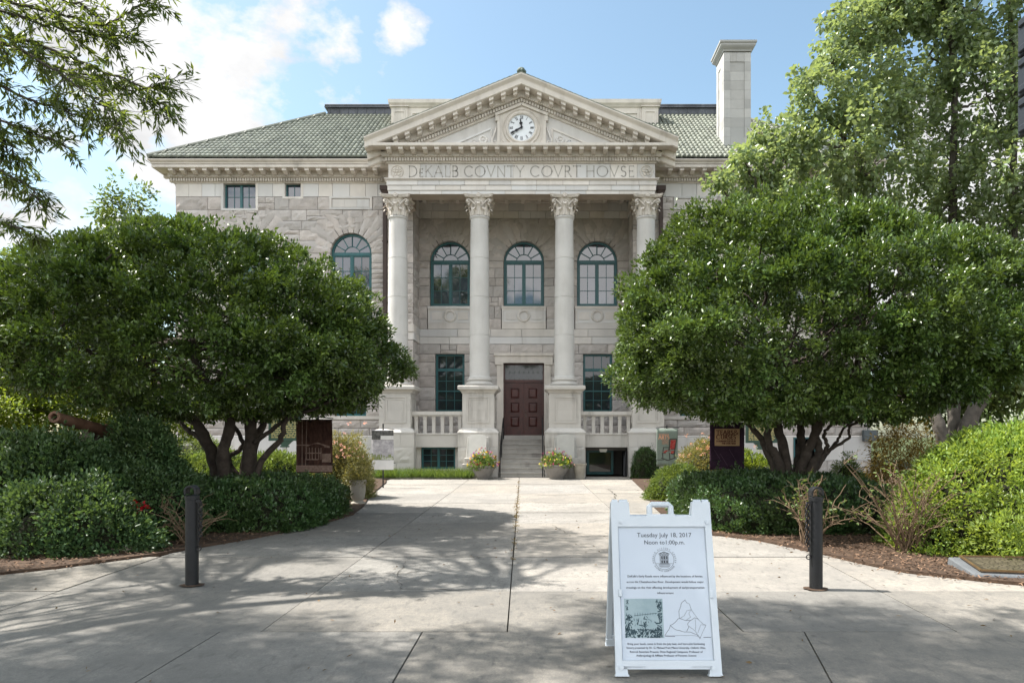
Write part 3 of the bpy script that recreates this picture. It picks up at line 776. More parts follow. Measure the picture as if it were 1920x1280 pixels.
for s in (-1,1):
    m.box(min(s*5.4,s*6.15),max(s*5.4,s*6.15),PB-.08,PB+.1,14.5,16.7)
    m.box(min(s*5.35,s*6.22),max(s*5.35,s*6.22),PB-.16,PB+.1,16.68,16.72)
    for a,b,c,d in ((5.5,6.05,16.45,16.52),(5.5,5.56,15.2,16.45),(5.99,6.05,15.2,16.45)): m.box(min(s*a,s*b),max(s*a,s*b),PB-.115,PB,c,d)
    for a,b,c,d in ((4.0,5.25,16.40,16.48),(5.18,5.25,15.2,16.4),): m.box(min(s*a,s*b),max(s*a,s*b),PB-.05,PB,c,d)
cpart(m,'parapet',lime_plain)
# ---- main roof
ER=.755; ZE=12.74; TS=.767; T1=5.47
def roof_face(m,fn,L,dirlen,hip0,hip1,und):
    """fn(u,t,h)->point; u along eave, t horizontal run up the slope"""
    slope=math.sqrt(1+TS*TS); cl=.36/slope; n=int(T1/cl)
    und.quad(fn(0,0,-.03),fn(L,0,-.03),fn(L-hip1*T1,T1,-.03),fn(hip0*T1,T1,-.03))
    k=0
    while k*cl<T1:
        t0=k*cl-.02; t1=min(T1,(k+1)*cl+.03)
        a=hip0*t0;b=L-hip1*t0
        i=int(a/.19)
        for i in range(int(a/.19)+1,int(b/.19)):
            u=i*.19+.095+RND.uniform(-.006,.006); h0=.03+RND.uniform(-.006,.006)
            vs=[]
            for t,h,r in ((t0,h0,.088),(t1,.0,.078)):
                for q in range(6):
                    a_=PI*q/5; vs.append(fn(u-r*cos(a_),t,h+r*.95*sin(a_)-.01))
            m.add(vs,[(q,q+1,q+7,q+6) for q in range(5)]+[(5,4,3,2,1,0)])
        k+=1
mt=MB(); mu=MB()
Lf=2*(HW+ER)
roof_face(mt,lambda u,t,h:(-HW-ER+u,YW-ER+t-h*.3,ZE+t*TS+h),Lf,0,1,1,mu)
Ls=48.7-(YW-ER)
roof_face(mt,lambda u,t,h:(HW+ER-t+h*.3,YW-ER+u,ZE+t*TS+h),Ls,0,1,1,mu)
roof_face(mt,lambda u,t,h:(-HW-ER+t-h*.3,48.7-u,ZE+t*TS+h),Ls,0,1,1,mu)
mu.quad((HW+ER,48.7,ZE-.03),(-HW-ER,48.7,ZE-.03),(-HW-ER+T1,48.7-T1,ZE+T1*TS-.03),(HW+ER-T1,48.7-T1,ZE+T1*TS-.03))
mu.box(-HW+.26,HW-.26,YW+.3,47.7,12.2,12.66)
for s in (-1,1):
    mt.tube([(s*(HW+ER-.02),YW-ER+.02,ZE+.06),(s*(HW+ER-T1),YW-ER+T1,ZE+T1*TS+.08)],.10,8)
rf=cpart(mu,'roof',tile_under); cpart(mt,'roof_tiles',tile_m,parent=rf)
m=MB()
yb=YW-ER+T1; zb=ZE+T1*TS
m.box(-HW-ER+T1+.1,HW+ER-T1-.1,yb+.02,48.7-T1,zb-.4,zb+.36)
m.box(-HW-ER+T1-.02,HW+ER-T1+.02,yb-.08,yb+.5,zb+.36,zb+.42)
m.tube([(-HW-ER+T1,yb-.05,zb+.47),(HW+ER-T1,yb-.05,zb+.47)],.05,6)
for k in range(45):
    x=-9.4+k*.43; m.box(x,x+.03,yb-.01,yb+.03,zb-.1,zb+.36)
cpart(m,'roof_curb',metal_dark)
# ---- chimney
m=MB(); cx0,cx1,cy0,cy1=X(1357,29)-BX,X(1408,29)-BX,29.0,30.2
m.box(cx0+.05,cx1-.05,cy0+.05,cy1-.05,12.6,17.6)
zc=12.9; 
while zc<17.45:
    h=.39; xs=[cx0,cx0+.27,cx0+.27+.60,cx1] 
    if int(zc*10)%2: xs=[cx0,cx0+.27,cx0+.55,cx0+.87,cx1]
    for a,b in zip(xs[:-1],xs[1:]):
        mid=(a>cx0+.2 and b<cx1-.2); d=.028 if (mid and 13.7<zc<17.1) else 0
        m.box(a+.003,b-.003,cy0+d,cy0+.2,zc+.003,zc+h-.003)
    for a,b in ((cy0+.203,cy0+.5),(cy0+.5,cy0+.86),(cy0+.86,cy1)):
        mid=a>cy0+.4 and b<cy1-.1; d=.028 if (mid and 13.7<zc<17.1) else 0
        m.box(cx0+d,cx0+.1,a+.003,b-.003,zc+.003,zc+h-.003); m.box(cx1-.1,cx1-d,a+.003,b-.003,zc+.003,zc+h-.003)
    zc+=h
m.sweep([(-.3,0),(.02,0),(.04,.06),(.12,.14),(.16,.20),(.16,.27),(.20,.30),(.20,.38),(-.3,.40)],[(cx0,cy1,17.62,-1,1),(cx0,cy0,17.62,-1,-1),(cx1,cy0,17.62,1,-1),(cx1,cy1,17.62,1,1),(cx0,cy1,17.62,-1,1)],cap=False)
m.box(cx0+.1,cx1-.1,cy0+.1,cy1-.1,17.5,17.98)
cpart(m,'chimney',M('chimney_stone',(.43,.42,.40),.85,.1,2,.15,50,island=.13,col2=(.39,.39,.38),streak=.4,streakcol=(.2,.19,.17)))
m=MB(); m.box(cx0-.05,cx1+.05,cy0-.10,cy0+.02,13.35,13.62); cpart(m,'flashing',metal_dark)
# ---- pedestals, columns
def rect_frame(m,x0,x1,z0,z1,w,y0,y1):
    m.box(x0,x1,y0,y1,z0,z0+w); m.box(x0,x1,y0,y1,z1-w,z1); m.box(x0,x0+w,y0,y1,z0+w,z1-w); m.box(x1-w,x1,y0,y1,z0+w,z1-w)
def pedestal(xc):
    m=MB(); c=(xc,YC)
    a=.76
    # plinth of two courses, lower one rock faced
    m.box(xc-a+.02,xc+a-.02,YC-a+.02,YC+a,0,1.66)
    for s in range(2):
        e=[xc-a,xc+(-.1 if s else .25),xc+a]
        for p,q in zip(e[:-1],e[1:]): m.box(p+.003,q-.003,YC-a,YC-a+.1,1.16+.0,1.66) if s==0 else None
    rock(m,xc-a,xc+.1,0,.55,YC-a,.1,.03); rock(m,xc+.1,xc+a,0,.55,YC-a,.1,.03); rock(m,xc-a,xc-.2,.55,1.155,YC-a,.1,.03); rock(m,xc-.2,xc+a,.55,1.155,YC-a,.1,.03)
    m.box(xc-a,xc-a+.1,YC-a+.1,YC+a,.003,1.66); m.box(xc+a-.1,xc+a,YC-a+.1,YC+a,.003,1.66)
    sq=lambda r:[(xc-r,YC+r,0,-1,1),(xc-r,YC-r,0,-1,-1),(xc+r,YC-r,0,1,-1),(xc+r,YC+r,0,1,1),(xc-r,YC+r,0,-1,1)]
    m.sweep([(.78,1.66),(.78,1.70),(.70,1.80),(.63,1.85),(.60,1.86)],[(x-ox*0,y,0,ox,oy) for x,y,z,ox,oy in [(xc,YC,0,-1,1),(xc,YC,0,-1,-1),(xc,YC,0,1,-1),(xc,YC,0,1,1),(xc,YC,0,-1,1)]],cap=False)
    st=[(xc,YC,0,-1,1),(xc,YC,0,-1,-1),(xc,YC,0,1,-1),(xc,YC,0,1,1),(xc,YC,0,-1,1)]
    m.box(xc-.58,xc+.58,YC-.58,YC+.58,1.8,3.3)
    for z0,z1,cut in ((1.86,2.52,.28),(2.525,3.18,-.28)):
        m.box(xc-.60,xc+cut-.003,YC-.60,YC-.5,z0,z1); m.box(xc+cut+.003,xc+.60,YC-.60,YC-.5,z0,z1)
        for s in (-1,1): m.box(min(xc+s*.6,xc+s*.5),max(xc+s*.6,xc+s*.5),YC-.498,YC+.6,z0,z1)
    rect_frame(m,xc-.43,xc+.43,2.05,3.06,.05,YC-.625,YC-.6); rect_frame(m,xc-.33,xc+.33,2.15,2.96,.03,YC-.612,YC-.6)
    for s in (-1,1):
        for y0,y1,z0,z1 in ((YC-.43,YC+.43,2.05,2.10),(YC-.43,YC+.43,3.01,3.06),(YC-.43,YC-.38,2.1,3.01),(YC+.38,YC+.43,2.1,3.01)):
            m.box(min(xc+s*.6,xc+s*.625),max(xc+s*.6,xc+s*.625),y0,y1,z0,z1)
    m.sweep([(.58,3.18),(.63,3.19),(.64,3.23),(.70,3.29),(.76,3.32),(.77,3.34),(.77,3.44),(.74,3.47),(.60,3.485),(0,3.487)],st,cap=False)
    return cpart(m,'pedestal',base_stone)
def column(xc):
    m=MB(); R0,R1=.392,.345; z0,z1=3.78,10.02
    joints=[5.44,6.91,8.41]; prof=[(.42,z0),(.42,z0+.04),(R0+.005,z0+.07)]
    zz=sorted([z0+.1+(z1-z0-.25)*i/22 for i in range(23)]+[j+d for j in joints for d in (-.012,-.008,.008,.012)])
    for z in zz:
        t=(z-z0)/(z1-z0); r=R0+(R1-R0)*(t**1.6)
        if any(abs(z-j)<.010 for j in joints): r-=.014
        prof.append((r,z))
    prof+=[(R1,z1-.1),(R1+.035,z1-.06),(R1+.045,z1-.03),(R1+.03,z1)]
    m.lathe(prof,(xc,YC,0),40)
    sh=cpart(m,'column',column_stone,smooth=True,auto=35)
    m=MB(); 
    m.lathe([(.50,3.485),(.53,3.50),(.555,3.55),(.53,3.60),(.485,3.615),(.47,3.64),(.46,3.67),(.485,3.69),(.50,3.715),(.485,3.755),(.44,3.77),(.42,3.785)],(xc,YC,0),40)
    cpart(m,'column_base',base_stone,parent=sh,smooth=True,auto=50)
    # corinthian capital
    m=MB(); zb=10.02
    m.lathe([(.33,zb),(.34,zb+.3),(.37,zb+.5),(.42,zb+.64),(.43,zb+.67)],(xc,YC,0),24)
    def leaf(ang,h0,h1,r0,rt,w):
        er=Vector((cos(ang),sin(ang),0)); et=Vector((-sin(ang),cos(ang),0)); n=9; vs=[]
        for i in range(n+1):
            t=i/n
            if t<.72: z=h0+(h1-h0)*t/.72; r=r0+.02+.05*(t/.72)**3
            else:
                q=(t-.72)/.28*PI*1.05; z=h1+.05*sin(q)*1.0-.03*(q/PI)**2; r=r0+.07+(rt-r0)*(1-cos(q))/2
            ww=w*(.75+.25*sin(t*9))*(1 if t<.7 else 1-.5*(t-.7)/.3)
            for j,u in enumerate((-1,-.5,0,.5,1)):
                p=Vector((xc,YC,0))+er*(r+.028*(1-abs(u))+(-.012 if j in (1,3) else 0))+et*(u*ww); vs.append((p.x,p.y,z))
        m.add(vs,[(i*5+j,i*5+j+1,(i+1)*5+j+1,(i+1)*5+j) for i in range(n) for j in range(4)])
    for k in range(8): leaf(PI/8+k*PI/4,zb+.01,zb+.23,.335,.47,.105)
    for k in range(8): leaf(k*PI/4,zb+.02,zb+.42,.35,.50,.11)
    for k in range(4):
        a=PI/4+k*PI/2; er=Vector((cos(a),sin(a),0)); c=Vector((xc,YC,0))
        for s in (-1,1):
            et=Vector((-sin(a),cos(a),0))*s
            pts=[];rr=[]
            for i in range(8): 
                t=i/7; pts.append(c+er*(.36+.20*t**1.5)+et*(.17*(1-t)+.03)+Vector((0,0,zb+.36+.24*t))); rr.append(.022+.006*t)
            e0=pts[-1]
            for i in range(1,12):
                th=i*.62; q=.085*(1-i/13)
                pts.append(e0+er*(.0+q*sin(th)+.03*i/12)+Vector((0,0,-.085+q*cos(th)+.0)));rr.append(.028*(1-i/22))
            m.tube(pts,rr,6)
        a2=k*PI/2; er2=Vector((cos(a2),sin(a2),0)); et2=Vector((-sin(a2),cos(a2),0))
        for s in (-1,1):
            pts=[c+er2*.40+et2*(s*(.18-.11*t))+Vector((0,0,zb+.40+.17*t)) for t in (0,.4,.8,1)]
            e0=pts[-1]
            pts+=[e0+et2*(s*-.045*sin(i*.8)*(1-i/9))+Vector((0,0,-.045+.045*cos(i*.8)*(1-i/9))) for i in range(1,8)]
            m.tube(pts,.018,5)
        # flower on the abacus
        m.lathe([(0,-.53),(.04,-.53),(.075,-.50),(.085,-.46)],(0,0,0),10,axis='y') if False else None
        f=MB(); f.lathe([(0,-.545),(.03,-.54),(.05,-.52),(.075,-.53),(.095,-.50),(.09,-.44)],(0,0,zb+.735),12,axis='y')
        f.xform(Matrix.Translation((xc,YC,0))@Matrix.Rotation(k*PI/2,4,'Z')); m.join(f)
    # abacus with concave sides
    def ab(w,con,z0_,z1_):
        P=[]
        for k in range(4):
            a=-3*PI/4+k*PI/2
            for i in range(9):
                t=i/8*2-1; 
                x=t*w; y=-(w-con*(1-t*t)); ca,sa=cos(k*PI/2),sin(k*PI/2)
                if abs(t)==1: x=t*(w-.05)
                P.append((xc+x*ca-y*sa,YC+x*sa+y*ca))
        m.zprism(P,z0_,z1_)
    ab(.535,.10,zb+.665,zb+.70); ab(.56,.10,zb+.70,zb+.745); ab(.585,.10,zb+.745,zb+.768)
    cpart(m,'capital',lime_plain,parent=sh)
    return sh
for x in (-4.82,-1.648,1.648,4.82): pedestal(x)
c0=column(-4.82)
for x in (-1.648,1.648,4.82):
    c=copy_tree(c0,CH); c.location=(x+4.82,0,0)
# piers joining the outer pedestals to the wings, porch floor, balustrades
m=MB()
for s in (-1,1):
    course_wall(m,min(s*4.3,s*5.5),max(s*4.3,s*5.5),[0,.55,1.15],YC+.4,.5,plain=False,broken=0)
    m.box(min(s*4.25,s*5.55),max(s*4.25,s*5.55),YC+.45,YW-.1,0,1.45)
    m.box(min(s*4.9,s*5.55),max(s*4.9,s*5.55),YC+.6,YW-.1,1.45,3.3)
cpart(m,'portico_pier',base_stone)
m=MB(); m.box(-4.2,-.87,YC-.1,YB,1.18,1.42); m.box(.87,4.2,YC-.1,YB,1.18,1.42); m.box(-.87,.87,28.7,YB+.2,1.0,1.422)
cpart(m,'porch_floor',step_stone)
for s in (-1,1):
    xa,xb=(-4.17,-2.3) if s<0 else (2.3,4.17)
    m=MB(); y0,y1=YC-.42,YC-.1
    m.box(xa-.1,xb+.1,y0,y1,1.13,1.64); m.box(xa-.05,xb+.05,y0-.03,y1+.03,1.61,1.672)
    m.box(xa-.1,xb+.1,y0-.02,y1+.02,2.36,2.50); m.box(xa-.1,xb+.1,y0+.03,y1-.03,2.31,2.36)
    b=cpart(m,'balustrade',base_stone)
    for k in range(6):
        x=xa+.12+k*.335; m=MB(); m.box(x-.065,x+.065,y0+.07,y0+.20,1.672,2.31); m.box(x-.075,x+.075,y0+.06,y0+.21,2.22,2.309); cpart(m,'baluster',base_stone,parent=b)
# basement walls below the porch
m=MB()
course_wall(m,-4.25,-2.3,[0,.28,1.13],YC-.15,.3,[(-3.90,-2.58,.28,1.12)],plain=False,broken=0)
m.box(2.3,2.46,YC-.3,28.3,0,1.13); m.box(4.06,4.25,YC-.3,28.3,0,1.13)
cpart(m,'basement_wall',base_stone)
m=MB(); m.box(2.46,4.06,28.1,28.4,0,1.13); m.box(2.46,4.06,YC-.1,28.1,1.0,1.13); cpart(m,'areaway_wall',M('areaway_dark',(.10,.095,.09),.9,.15,3,.1,40))  # dark of the recess put into the wall and ceiling colour
m=MB(); rect_frame(m,2.55,3.62,.03,1.0,.10,27.55,27.63); 
dd=cpart(m,'door',green_paint); m=MB(); m.box(2.66,3.51,27.58,27.61,.13,.9); cpart(m,'pane',glass_dark,parent=dd)
m=MB(); m.box(3.0,3.3,YC-.13,YC+.05,.98,1.06); m.box(3.03,3.27,YC-.10,YC+.02,.94,.985); cpart(m,'lamp',lampwhite)
m=MB()
for y in (26.5,27.0,27.5): m.bar((3.98,y,0),(3.98,y+.05,.98),.035)
m.bar((3.98,26.45,.95),(3.98,27.7,.95),.04); m.bar((3.98,26.3,.02),(3.98,26.5,.95),.035); m.bar((3.9,26.4,.02),(3.95,26.75,.8),.03); cpart(m,'areaway_rail',black_metal)
m=MB(); m.box(-3.9,-2.58,YC+.1,YC+.2,.28,1.12); rect=m
cpart(m,'window_backing',mortar)
# ---- steps
m=MB(); RIS=.178
for k in range(8):
    y0=26.22+k*.305; e=[-.866]+sorted(RND.uniform(-.5,.5) for _ in range(1))+[.866]
    for a,b in zip(e[:-1],e[1:]):
        m.box(a+.002,b-.002,y0,y0+.40 if k<7 else 28.9,max(0,k*RIS-.02)+.001*k,(k+1)*RIS-.045); m.box(a+.002,b-.002,y0-.022,y0+.4 if k<7 else 28.9,(k+1)*RIS-.045,(k+1)*RIS)
m.box(-1.0,1.0,29.75,30.2,1.424,1.58)
cpart(m,'steps',step_stone,bevel=.006)
# ---- windows
def frame_seg(m,x0,x1,z0,z1,y,d=.05): m.box(x0,x1,y,y+d,z0,z1)
def arched_window(xc,z0,zs,r,Y):
    m=MB(); y=Y+.17; fw=.085
    m.box(xc-r,xc-r+fw,y,y+.10,z0,zs); m.box(xc+r-fw,xc+r,y,y+.10,z0,zs); m.box(xc-r+fw,xc+r-fw,y,y+.1,z0,z0+.10)
    n=28
    def ring(ra,rb,ya,yb):
        vs=[]
        for i in range(n+1):
            a=PI*i/n
            for rr,yy in ((ra,ya),(rb,ya),(rb,yb),(ra,yb)): vs.append((xc+rr*cos(a),yy,zs+rr*sin(a)))
        m.add(vs,[(i*4+j,i*4+(j+1)%4,(i+1)*4+(j+1)%4,(i+1)*4+j)[::-1] for i in range(n) for j in range(4)])
    ring(r-fw,r,y,y+.10); ring(.37*r,.37*r+.028,y+.02,y+.07)
    m.box(xc-r+fw,xc+r-fw,y-.01,y+.09,zs-.06,zs+.07)
    for k in range(1,6):
        a=PI*k/6; m.bar((xc+.37*r*cos(a),y+.045,zs+.37*r*sin(a)),(xc+(r-fw)*cos(a),y+.045,zs+(r-fw)*sin(a)),.026,.04)
    m.box(xc-.035,xc+.035,y+.001,y+.08,z0+.1,zs-.06)
    for s in (-1,1):
        a,b=(xc-r+fw,xc-.035) if s<0 else (xc+.035,xc+r-fw)
        rect_frame(m,a+.002,b-.002,z0+.102,zs-.062,.04,y+.015,y+.07)
        m.box((a+b)/2-.012,(a+b)/2+.012,y+.03,y+.06,z0+.14,zs-.1)
        for k in (1,2):
            z=z0+.12+(zs-z0-.2)*k/3; m.box(a+.04,b-.04,y+.032,y+.058,z-.012,z+.012)
    w=cpart(m,'window',green_paint)
    m=MB(); yg=y+.05
    # panes, each tilted a hair as in old sashes
    def pane(P):
        tx,tz=RND.uniform(-.004,.004),RND.uniform(-.004,.004); cx=sum(p[0] for p in P)/len(P); cz=sum(p[1] for p in P)/len(P)
        m.quad(*[(x,yg+tx*(x-cx)+tz*(z-cz),z) for x,z in P])
    for i in range(4):
        for k in range(3):
            xa=xc-r+fw+(2*r-2*fw)*i/4;xb=xa+(2*r-2*fw)/4; za=z0+.1+(zs-z0-.16)*k/3; zb=za+(zs-z0-.16)/3
            pane([(xa,za),(xb,za),(xb,zb),(xa,zb)])
    for k in range(6):
        a0,a1=PI*k/6,PI*(k+1)/6; P=[]
        for i in range(5): a=a1+(a0-a1)*i/4; P.append((xc+.37*r*cos(a),zs+.37*r*sin(a)))
        for i in range(5): a=a0+(a1-a0)*i/4; P.append((xc+(r-fw+.01)*cos(a),zs+(r-fw+.01)*sin(a)))
        pane(P[::-1] if False else P)
    pane([(xc+.37*r*cos(PI*i/12),zs+.37*r*sin(PI*i/12)) for i in range(13)])
    cpart(m,'pane',glass,parent=w)
for a in back_arch: arched_window(a,ZS,ZSP,AW,YB)
for a in wing_arch: arched_window(a,WZS,WZSP,.84,YW)
def rect_window(x0,x1,z0,z1,Y,cols,rows,fw=.07,mull=False,trans=None,meet=None,gm=glass_dark,name='window'):
    m=MB(); y=Y+.15
    m.box(x0,x0+fw,y,y+.1,z0,z1);m.box(x1-fw,x1,y,y+.1,z0,z1);m.box(x0+fw,x1-fw,y,y+.1,z0,z0+fw);m.box(x0+fw,x1-fw,y,y+.1,z1-fw,z1)
    a,b=x0+fw,x1-fw
    zt=z1-fw
    if trans:
        m.box(a,b,y-.01,y+.09,trans-.06,trans+.06)
        for i in range(1,cols): xx=a+(b-a)*i/cols; m.box(xx-.012,xx+.012,y+.03,y+.06,trans+.06,z1-fw)
        zt=trans-.06
    if mull: m.box((a+b)/2-.05,(a+b)/2+.05,y,y+.09,z0+fw,zt)
    if meet: m.box(a,b,y+.01,y+.08,meet-.025,meet+.025)
    for i in range(1,cols):
        xx=a+(b-a)*i/cols
        if mull and abs(xx-(a+b)/2)<.01: continue
        m.box(xx-.012,xx+.012,y+.03,y+.06,z0+fw,zt)
    for k in range(1,rows):
        z=z0+fw+(zt-z0-fw)*k/rows
        if meet and abs(z-meet)<.04: continue
        m.box(a,b,y+.031,y+.059,z-.012,z+.012)
    w=cpart(m,name,green_paint)
    m=MB(); m.box(x0+.02,x1-.02,y+.05,y+.07,z0+.02,z1-.02); cpart(m,'pane',gm,parent=w)
for a in low_back: rect_window(a-.62,a+.62,2.6,5.1,YB,3,4,.085,trans=4.42,meet=3.5)
for a in low_wing: rect_window(a-.62,a+.62,2.38,5.1,YW,3,4,.085,trans=4.42,meet=3.4)
rect_window(-12.35,-11.02,10.93,11.98,YW,4,2,.06,mull=True,gm=glass); rect_window(11.02,12.35,10.93,11.98,YW,4,2,.06,mull=True,gm=glass)
rect_window(-9.82,-9.16,11.41,11.98,YW,2,1,.05,gm=glass); rect_window(9.16,9.82,11.41,11.98,YW,2,1,.05,gm=glass)
rect_window(-3.90,-2.58,.28,1.12,YC-.15,4,3,.07,mull=True)
# basement window in the right wing
m=MB()
# ---- entrance
m=MB(); y0=YB-.10
for s in (-1,1):
    m.box(min(s*.88,s*1.16),max(s*.88,s*1.16),y0,YB+.4,1.424,4.72); m.box(min(s*.88,s*.95),max(s*.88,s*.95),y0-.03,y0,1.424,4.70)
m.box(-1.16,1.16,y0,YB+.4,4.72,5.05); m.box(-1.24,1.24,y0-.05,y0+.1,4.70,5.0);m.box(-1.28,1.28,y0-.10,y0+.1,5.0,5.12); m.box(-.95,.95,y0-.03,y0-.0,4.70,4.74)
m.box(-1.24,-.88,y0-.045,y0+.1,4.62,4.70); m.box(.88,1.24,y0-.045,y0+.1,4.62,4.70)
cpart(m,'door_surround',lime_plain)
m=MB(); yd=YB+.22
rect_frame(m,-.88,.88,1.58,4.70,.06,yd-.04,yd+.1); m.box(-.82,.82,yd-.05,yd+.08,3.88,4.0)
fr=cpart(m,'door_frame',door_m)
m=MB(); m.box(-.82,.82,yd+.03,yd+.05,4.0,4.64); cpart(m,'pane',glass_dark,parent=fr)
m=MB()
for i in range(9):
    x=-.82+i*.205; m.box(x-.007,x+.007,yd+.005,yd+.02,4.0,4.64)
    for k in range(2):
        if i<8:
            za,zb=4.0+.32*k,4.32+.32*k; m.bar((x,yd+.012,za),(x+.205,yd+.012,zb),.010); m.bar((x,yd+.013,zb),(x+.205,yd+.013,za),.010)
m.box(-.82,.82,yd+.005,yd+.02,4.31,4.33)
cpart(m,'transom_grille',M('bronze_grille',(.10,.12,.11),.5,.1,5,0),parent=fr)
def door_leaf(s):
    m=MB(); a,b=(-.815,-.006) if s<0 else (.006,.815); w=b-a
    m.box(a,b,yd+.03,yd+.08,1.58,3.88)
    px0,px1=a+.20,b-.16
    if s>0: px0,px1=a+.16,b-.20
    zs=[1.92,2.46,2.56,3.08,3.18,3.70]
    m.box(a,px0,yd,yd+.03,1.585,3.875); m.box(px1,b,yd,yd+.03,1.585,3.875)
    prev=1.585
    for z0,z1 in ((1.92,2.42),(2.54,3.04),(3.16,3.66)):
        m.box(px0,px1,yd+.001,yd+.03,prev,z0); prev=z1
        rect_frame(m,px0,px1,z0,z1,.03,yd-.012,yd+.03)
        vs=[(px0+.04,yd+.028,z0+.04),(px1-.04,yd+.028,z0+.04),(px1-.04,yd+.028,z1-.04),(px0+.04,yd+.028,z1-.04),(px0+.11,yd-.01,z0+.11),(px1-.11,yd-.01,z0+.11),(px1-.11,yd-.01,z1-.11),(px0+.11,yd-.01,z1-.11)]
        m.add(vs,[(4,5,6,7),(0,1,5,4),(1,2,6,5),(2,3,7,6),(3,0,4,7)])
    m.box(px0,px1,yd+.001,yd+.03,prev,3.875)
    d=cpart(m,'door',door_m)
    if s>0:
        m=MB(); m.lathe([(0,yd-.07),(.03,yd-.065),(.035,yd-.04),(.015,yd-.03),(.02,yd)],(a+.08,0,2.62),12,axis='y'); m.box(a+.06,a+.10,yd-.006,yd,2.35,2.5); cpart(m,'handle',bronze,parent=d)
door_leaf(-1); door_leaf(1)
# ---- downpipes with hopper heads
for s in (-1,1):
    m=MB(); x=s*5.66
    m.box(x-.075,x+.075,YW-.22,YW-.09,.1,11.45); m.frust(x-.08,x+.08,YW-.23,YW-.08,11.35,x-.16,x+.16,YW-.30,YW-.05,11.6); m.box(x-.18,x+.18,YW-.32,YW-.03,11.6,11.78)
    for z in (2.0,4.5,7,9.5): m.box(x-.10,x+.10,YW-.23,YW-.02,z,z+.06)
    cpart(m,'downpipe',brown_pipe)
m=MB(); x=X(1632,28.4)-BX; m.box(x-.28,x+.28,YW-.28,YW-.07,1.35,1.80); m.tube([(x-.1,YW-.17,1.8),(x-.1,YW-.17,2.0),(x-1.2,YW-.12,2.15)],.02,6); cpart(m,'utility_box',utility)
m=MB(); rect_frame(m,X(1488,28.5)-BX,X(1530,28.5)-BX,.15,1.5,.06,YW-.10,YW-.02); w=cpart(m,'window',green_paint); m=MB(); m.box(X(1490,28.5)-BX,X(1528,28.5)-BX,YW-.07,YW-.05,.18,1.47); cpart(m,'pane',glass_dark,parent=w)
# ---- free-standing things at the entrance
for s,lab in ((-1,'black iron handrail of the steps, next to the bowl of yellow and violet flowers'),(1,'black iron handrail of the steps, next to the bowl of pink and lime flowers')):
    x=BX+s*.80
    t=thing('handrail',(x,26.1,0),lab,'handrail','handrails of the entrance steps')
    m=MB()
    p=[(x,25.98,.02),(x,25.98,.95),(x,28.3,2.28),(x,28.55,2.28),(x,28.55,1.424)]
    m.tube(p,.024,8)
    m.build('rail',black_metal,t)
    m=MB(); m.tube([(x,25.99,.50),(x,28.3,1.84)],.016,6); m.tube([(x,27.2,.7),(x,27.2,1.62)],.016,6); m.build('lower_rail',black_metal,t)
def tablet(xc,lab,tilt):
    t=thing('memorial_tablet',(xc,25.9,0),lab,'memorial','memorial tablets against the column pedestals')
    m=MB(); m.box(xc-.55,xc+.55,25.60,26.18,0,.52); m.box(xc-.48,xc+.48,25.66,26.18,.52,.74); m.build('base',step_stone,t,bevel=.01)
    m=MB(); m.frust(xc-.44,xc+.44,25.95,26.18,.74,xc-.40,xc+.40,26.08,26.18,1.52); m.build('backing',tablet_m,t,bevel=.01)
    m=MB(); pl=[(-.33,0),(.33,0),(.33,.82),(.22,.88),(0,.9),(-.22,.88),(-.33,.82)]
    m.prism(pl,-.05,.05); m.xform(Matrix.Translation((xc,25.82,.74))@Matrix.Rotation(rad(-tilt),4,'X')); m.build('slab',tablet_m,t)
tablet(BX-1.63,'grey stone memorial tablet behind the bowl of yellow and violet flowers',13); tablet(BX+1.65,'grey stone memorial tablet behind the bowl of pink and lime flowers',10)
def bowl(xc,yc,R,h,lab):
    t=thing('planter_bowl',(xc,yc,0),lab,'planter','round stone flower bowls at the steps')
    m=MB(); m.lathe([(0,.0),(R*.50,.0),(R*.52,.04),(R*.72,h*.35),(R*.9,h*.65),(R*.97,h*.82),(R*.97,h*.86),(R*1.03,h*.88),(R*1.03,h),(R*.93,h),(R*.9,h*.85),(0,h*.84)],(xc,yc,0),40); m.build('bowl',clay,t,smooth=True,auto=40)
    m=MB(); m.lathe([(R*.86,h*.852),(0,h*.90)],(xc,yc,0),20); m.build('soil',soil_m,t)
bowl(X(906,25.15),25.15,.43,.50,'round grey stone bowl holding the yellow, red and violet flowers'); bowl(X(1043,25.15),25.15,.48,.53,'round grey stone bowl holding the pink and lime flowers, beside the small pot')
xu=X(1087,25.3); t=thing('stone_urn',(xu,25.3,0),'small pale stone pot between a flower bowl and the basement areaway','urn')
m=MB(); m.lathe([(0,0),(.17,0),(.18,.06),(.165,.09),(.19,.2),(.225,.42),(.235,.50),(.255,.51),(.255,.56),(.22,.56),(.20,.48),(0,.46)],(xu,25.3,0),28); m.build('pot',castst,t,smooth=True,auto=40)
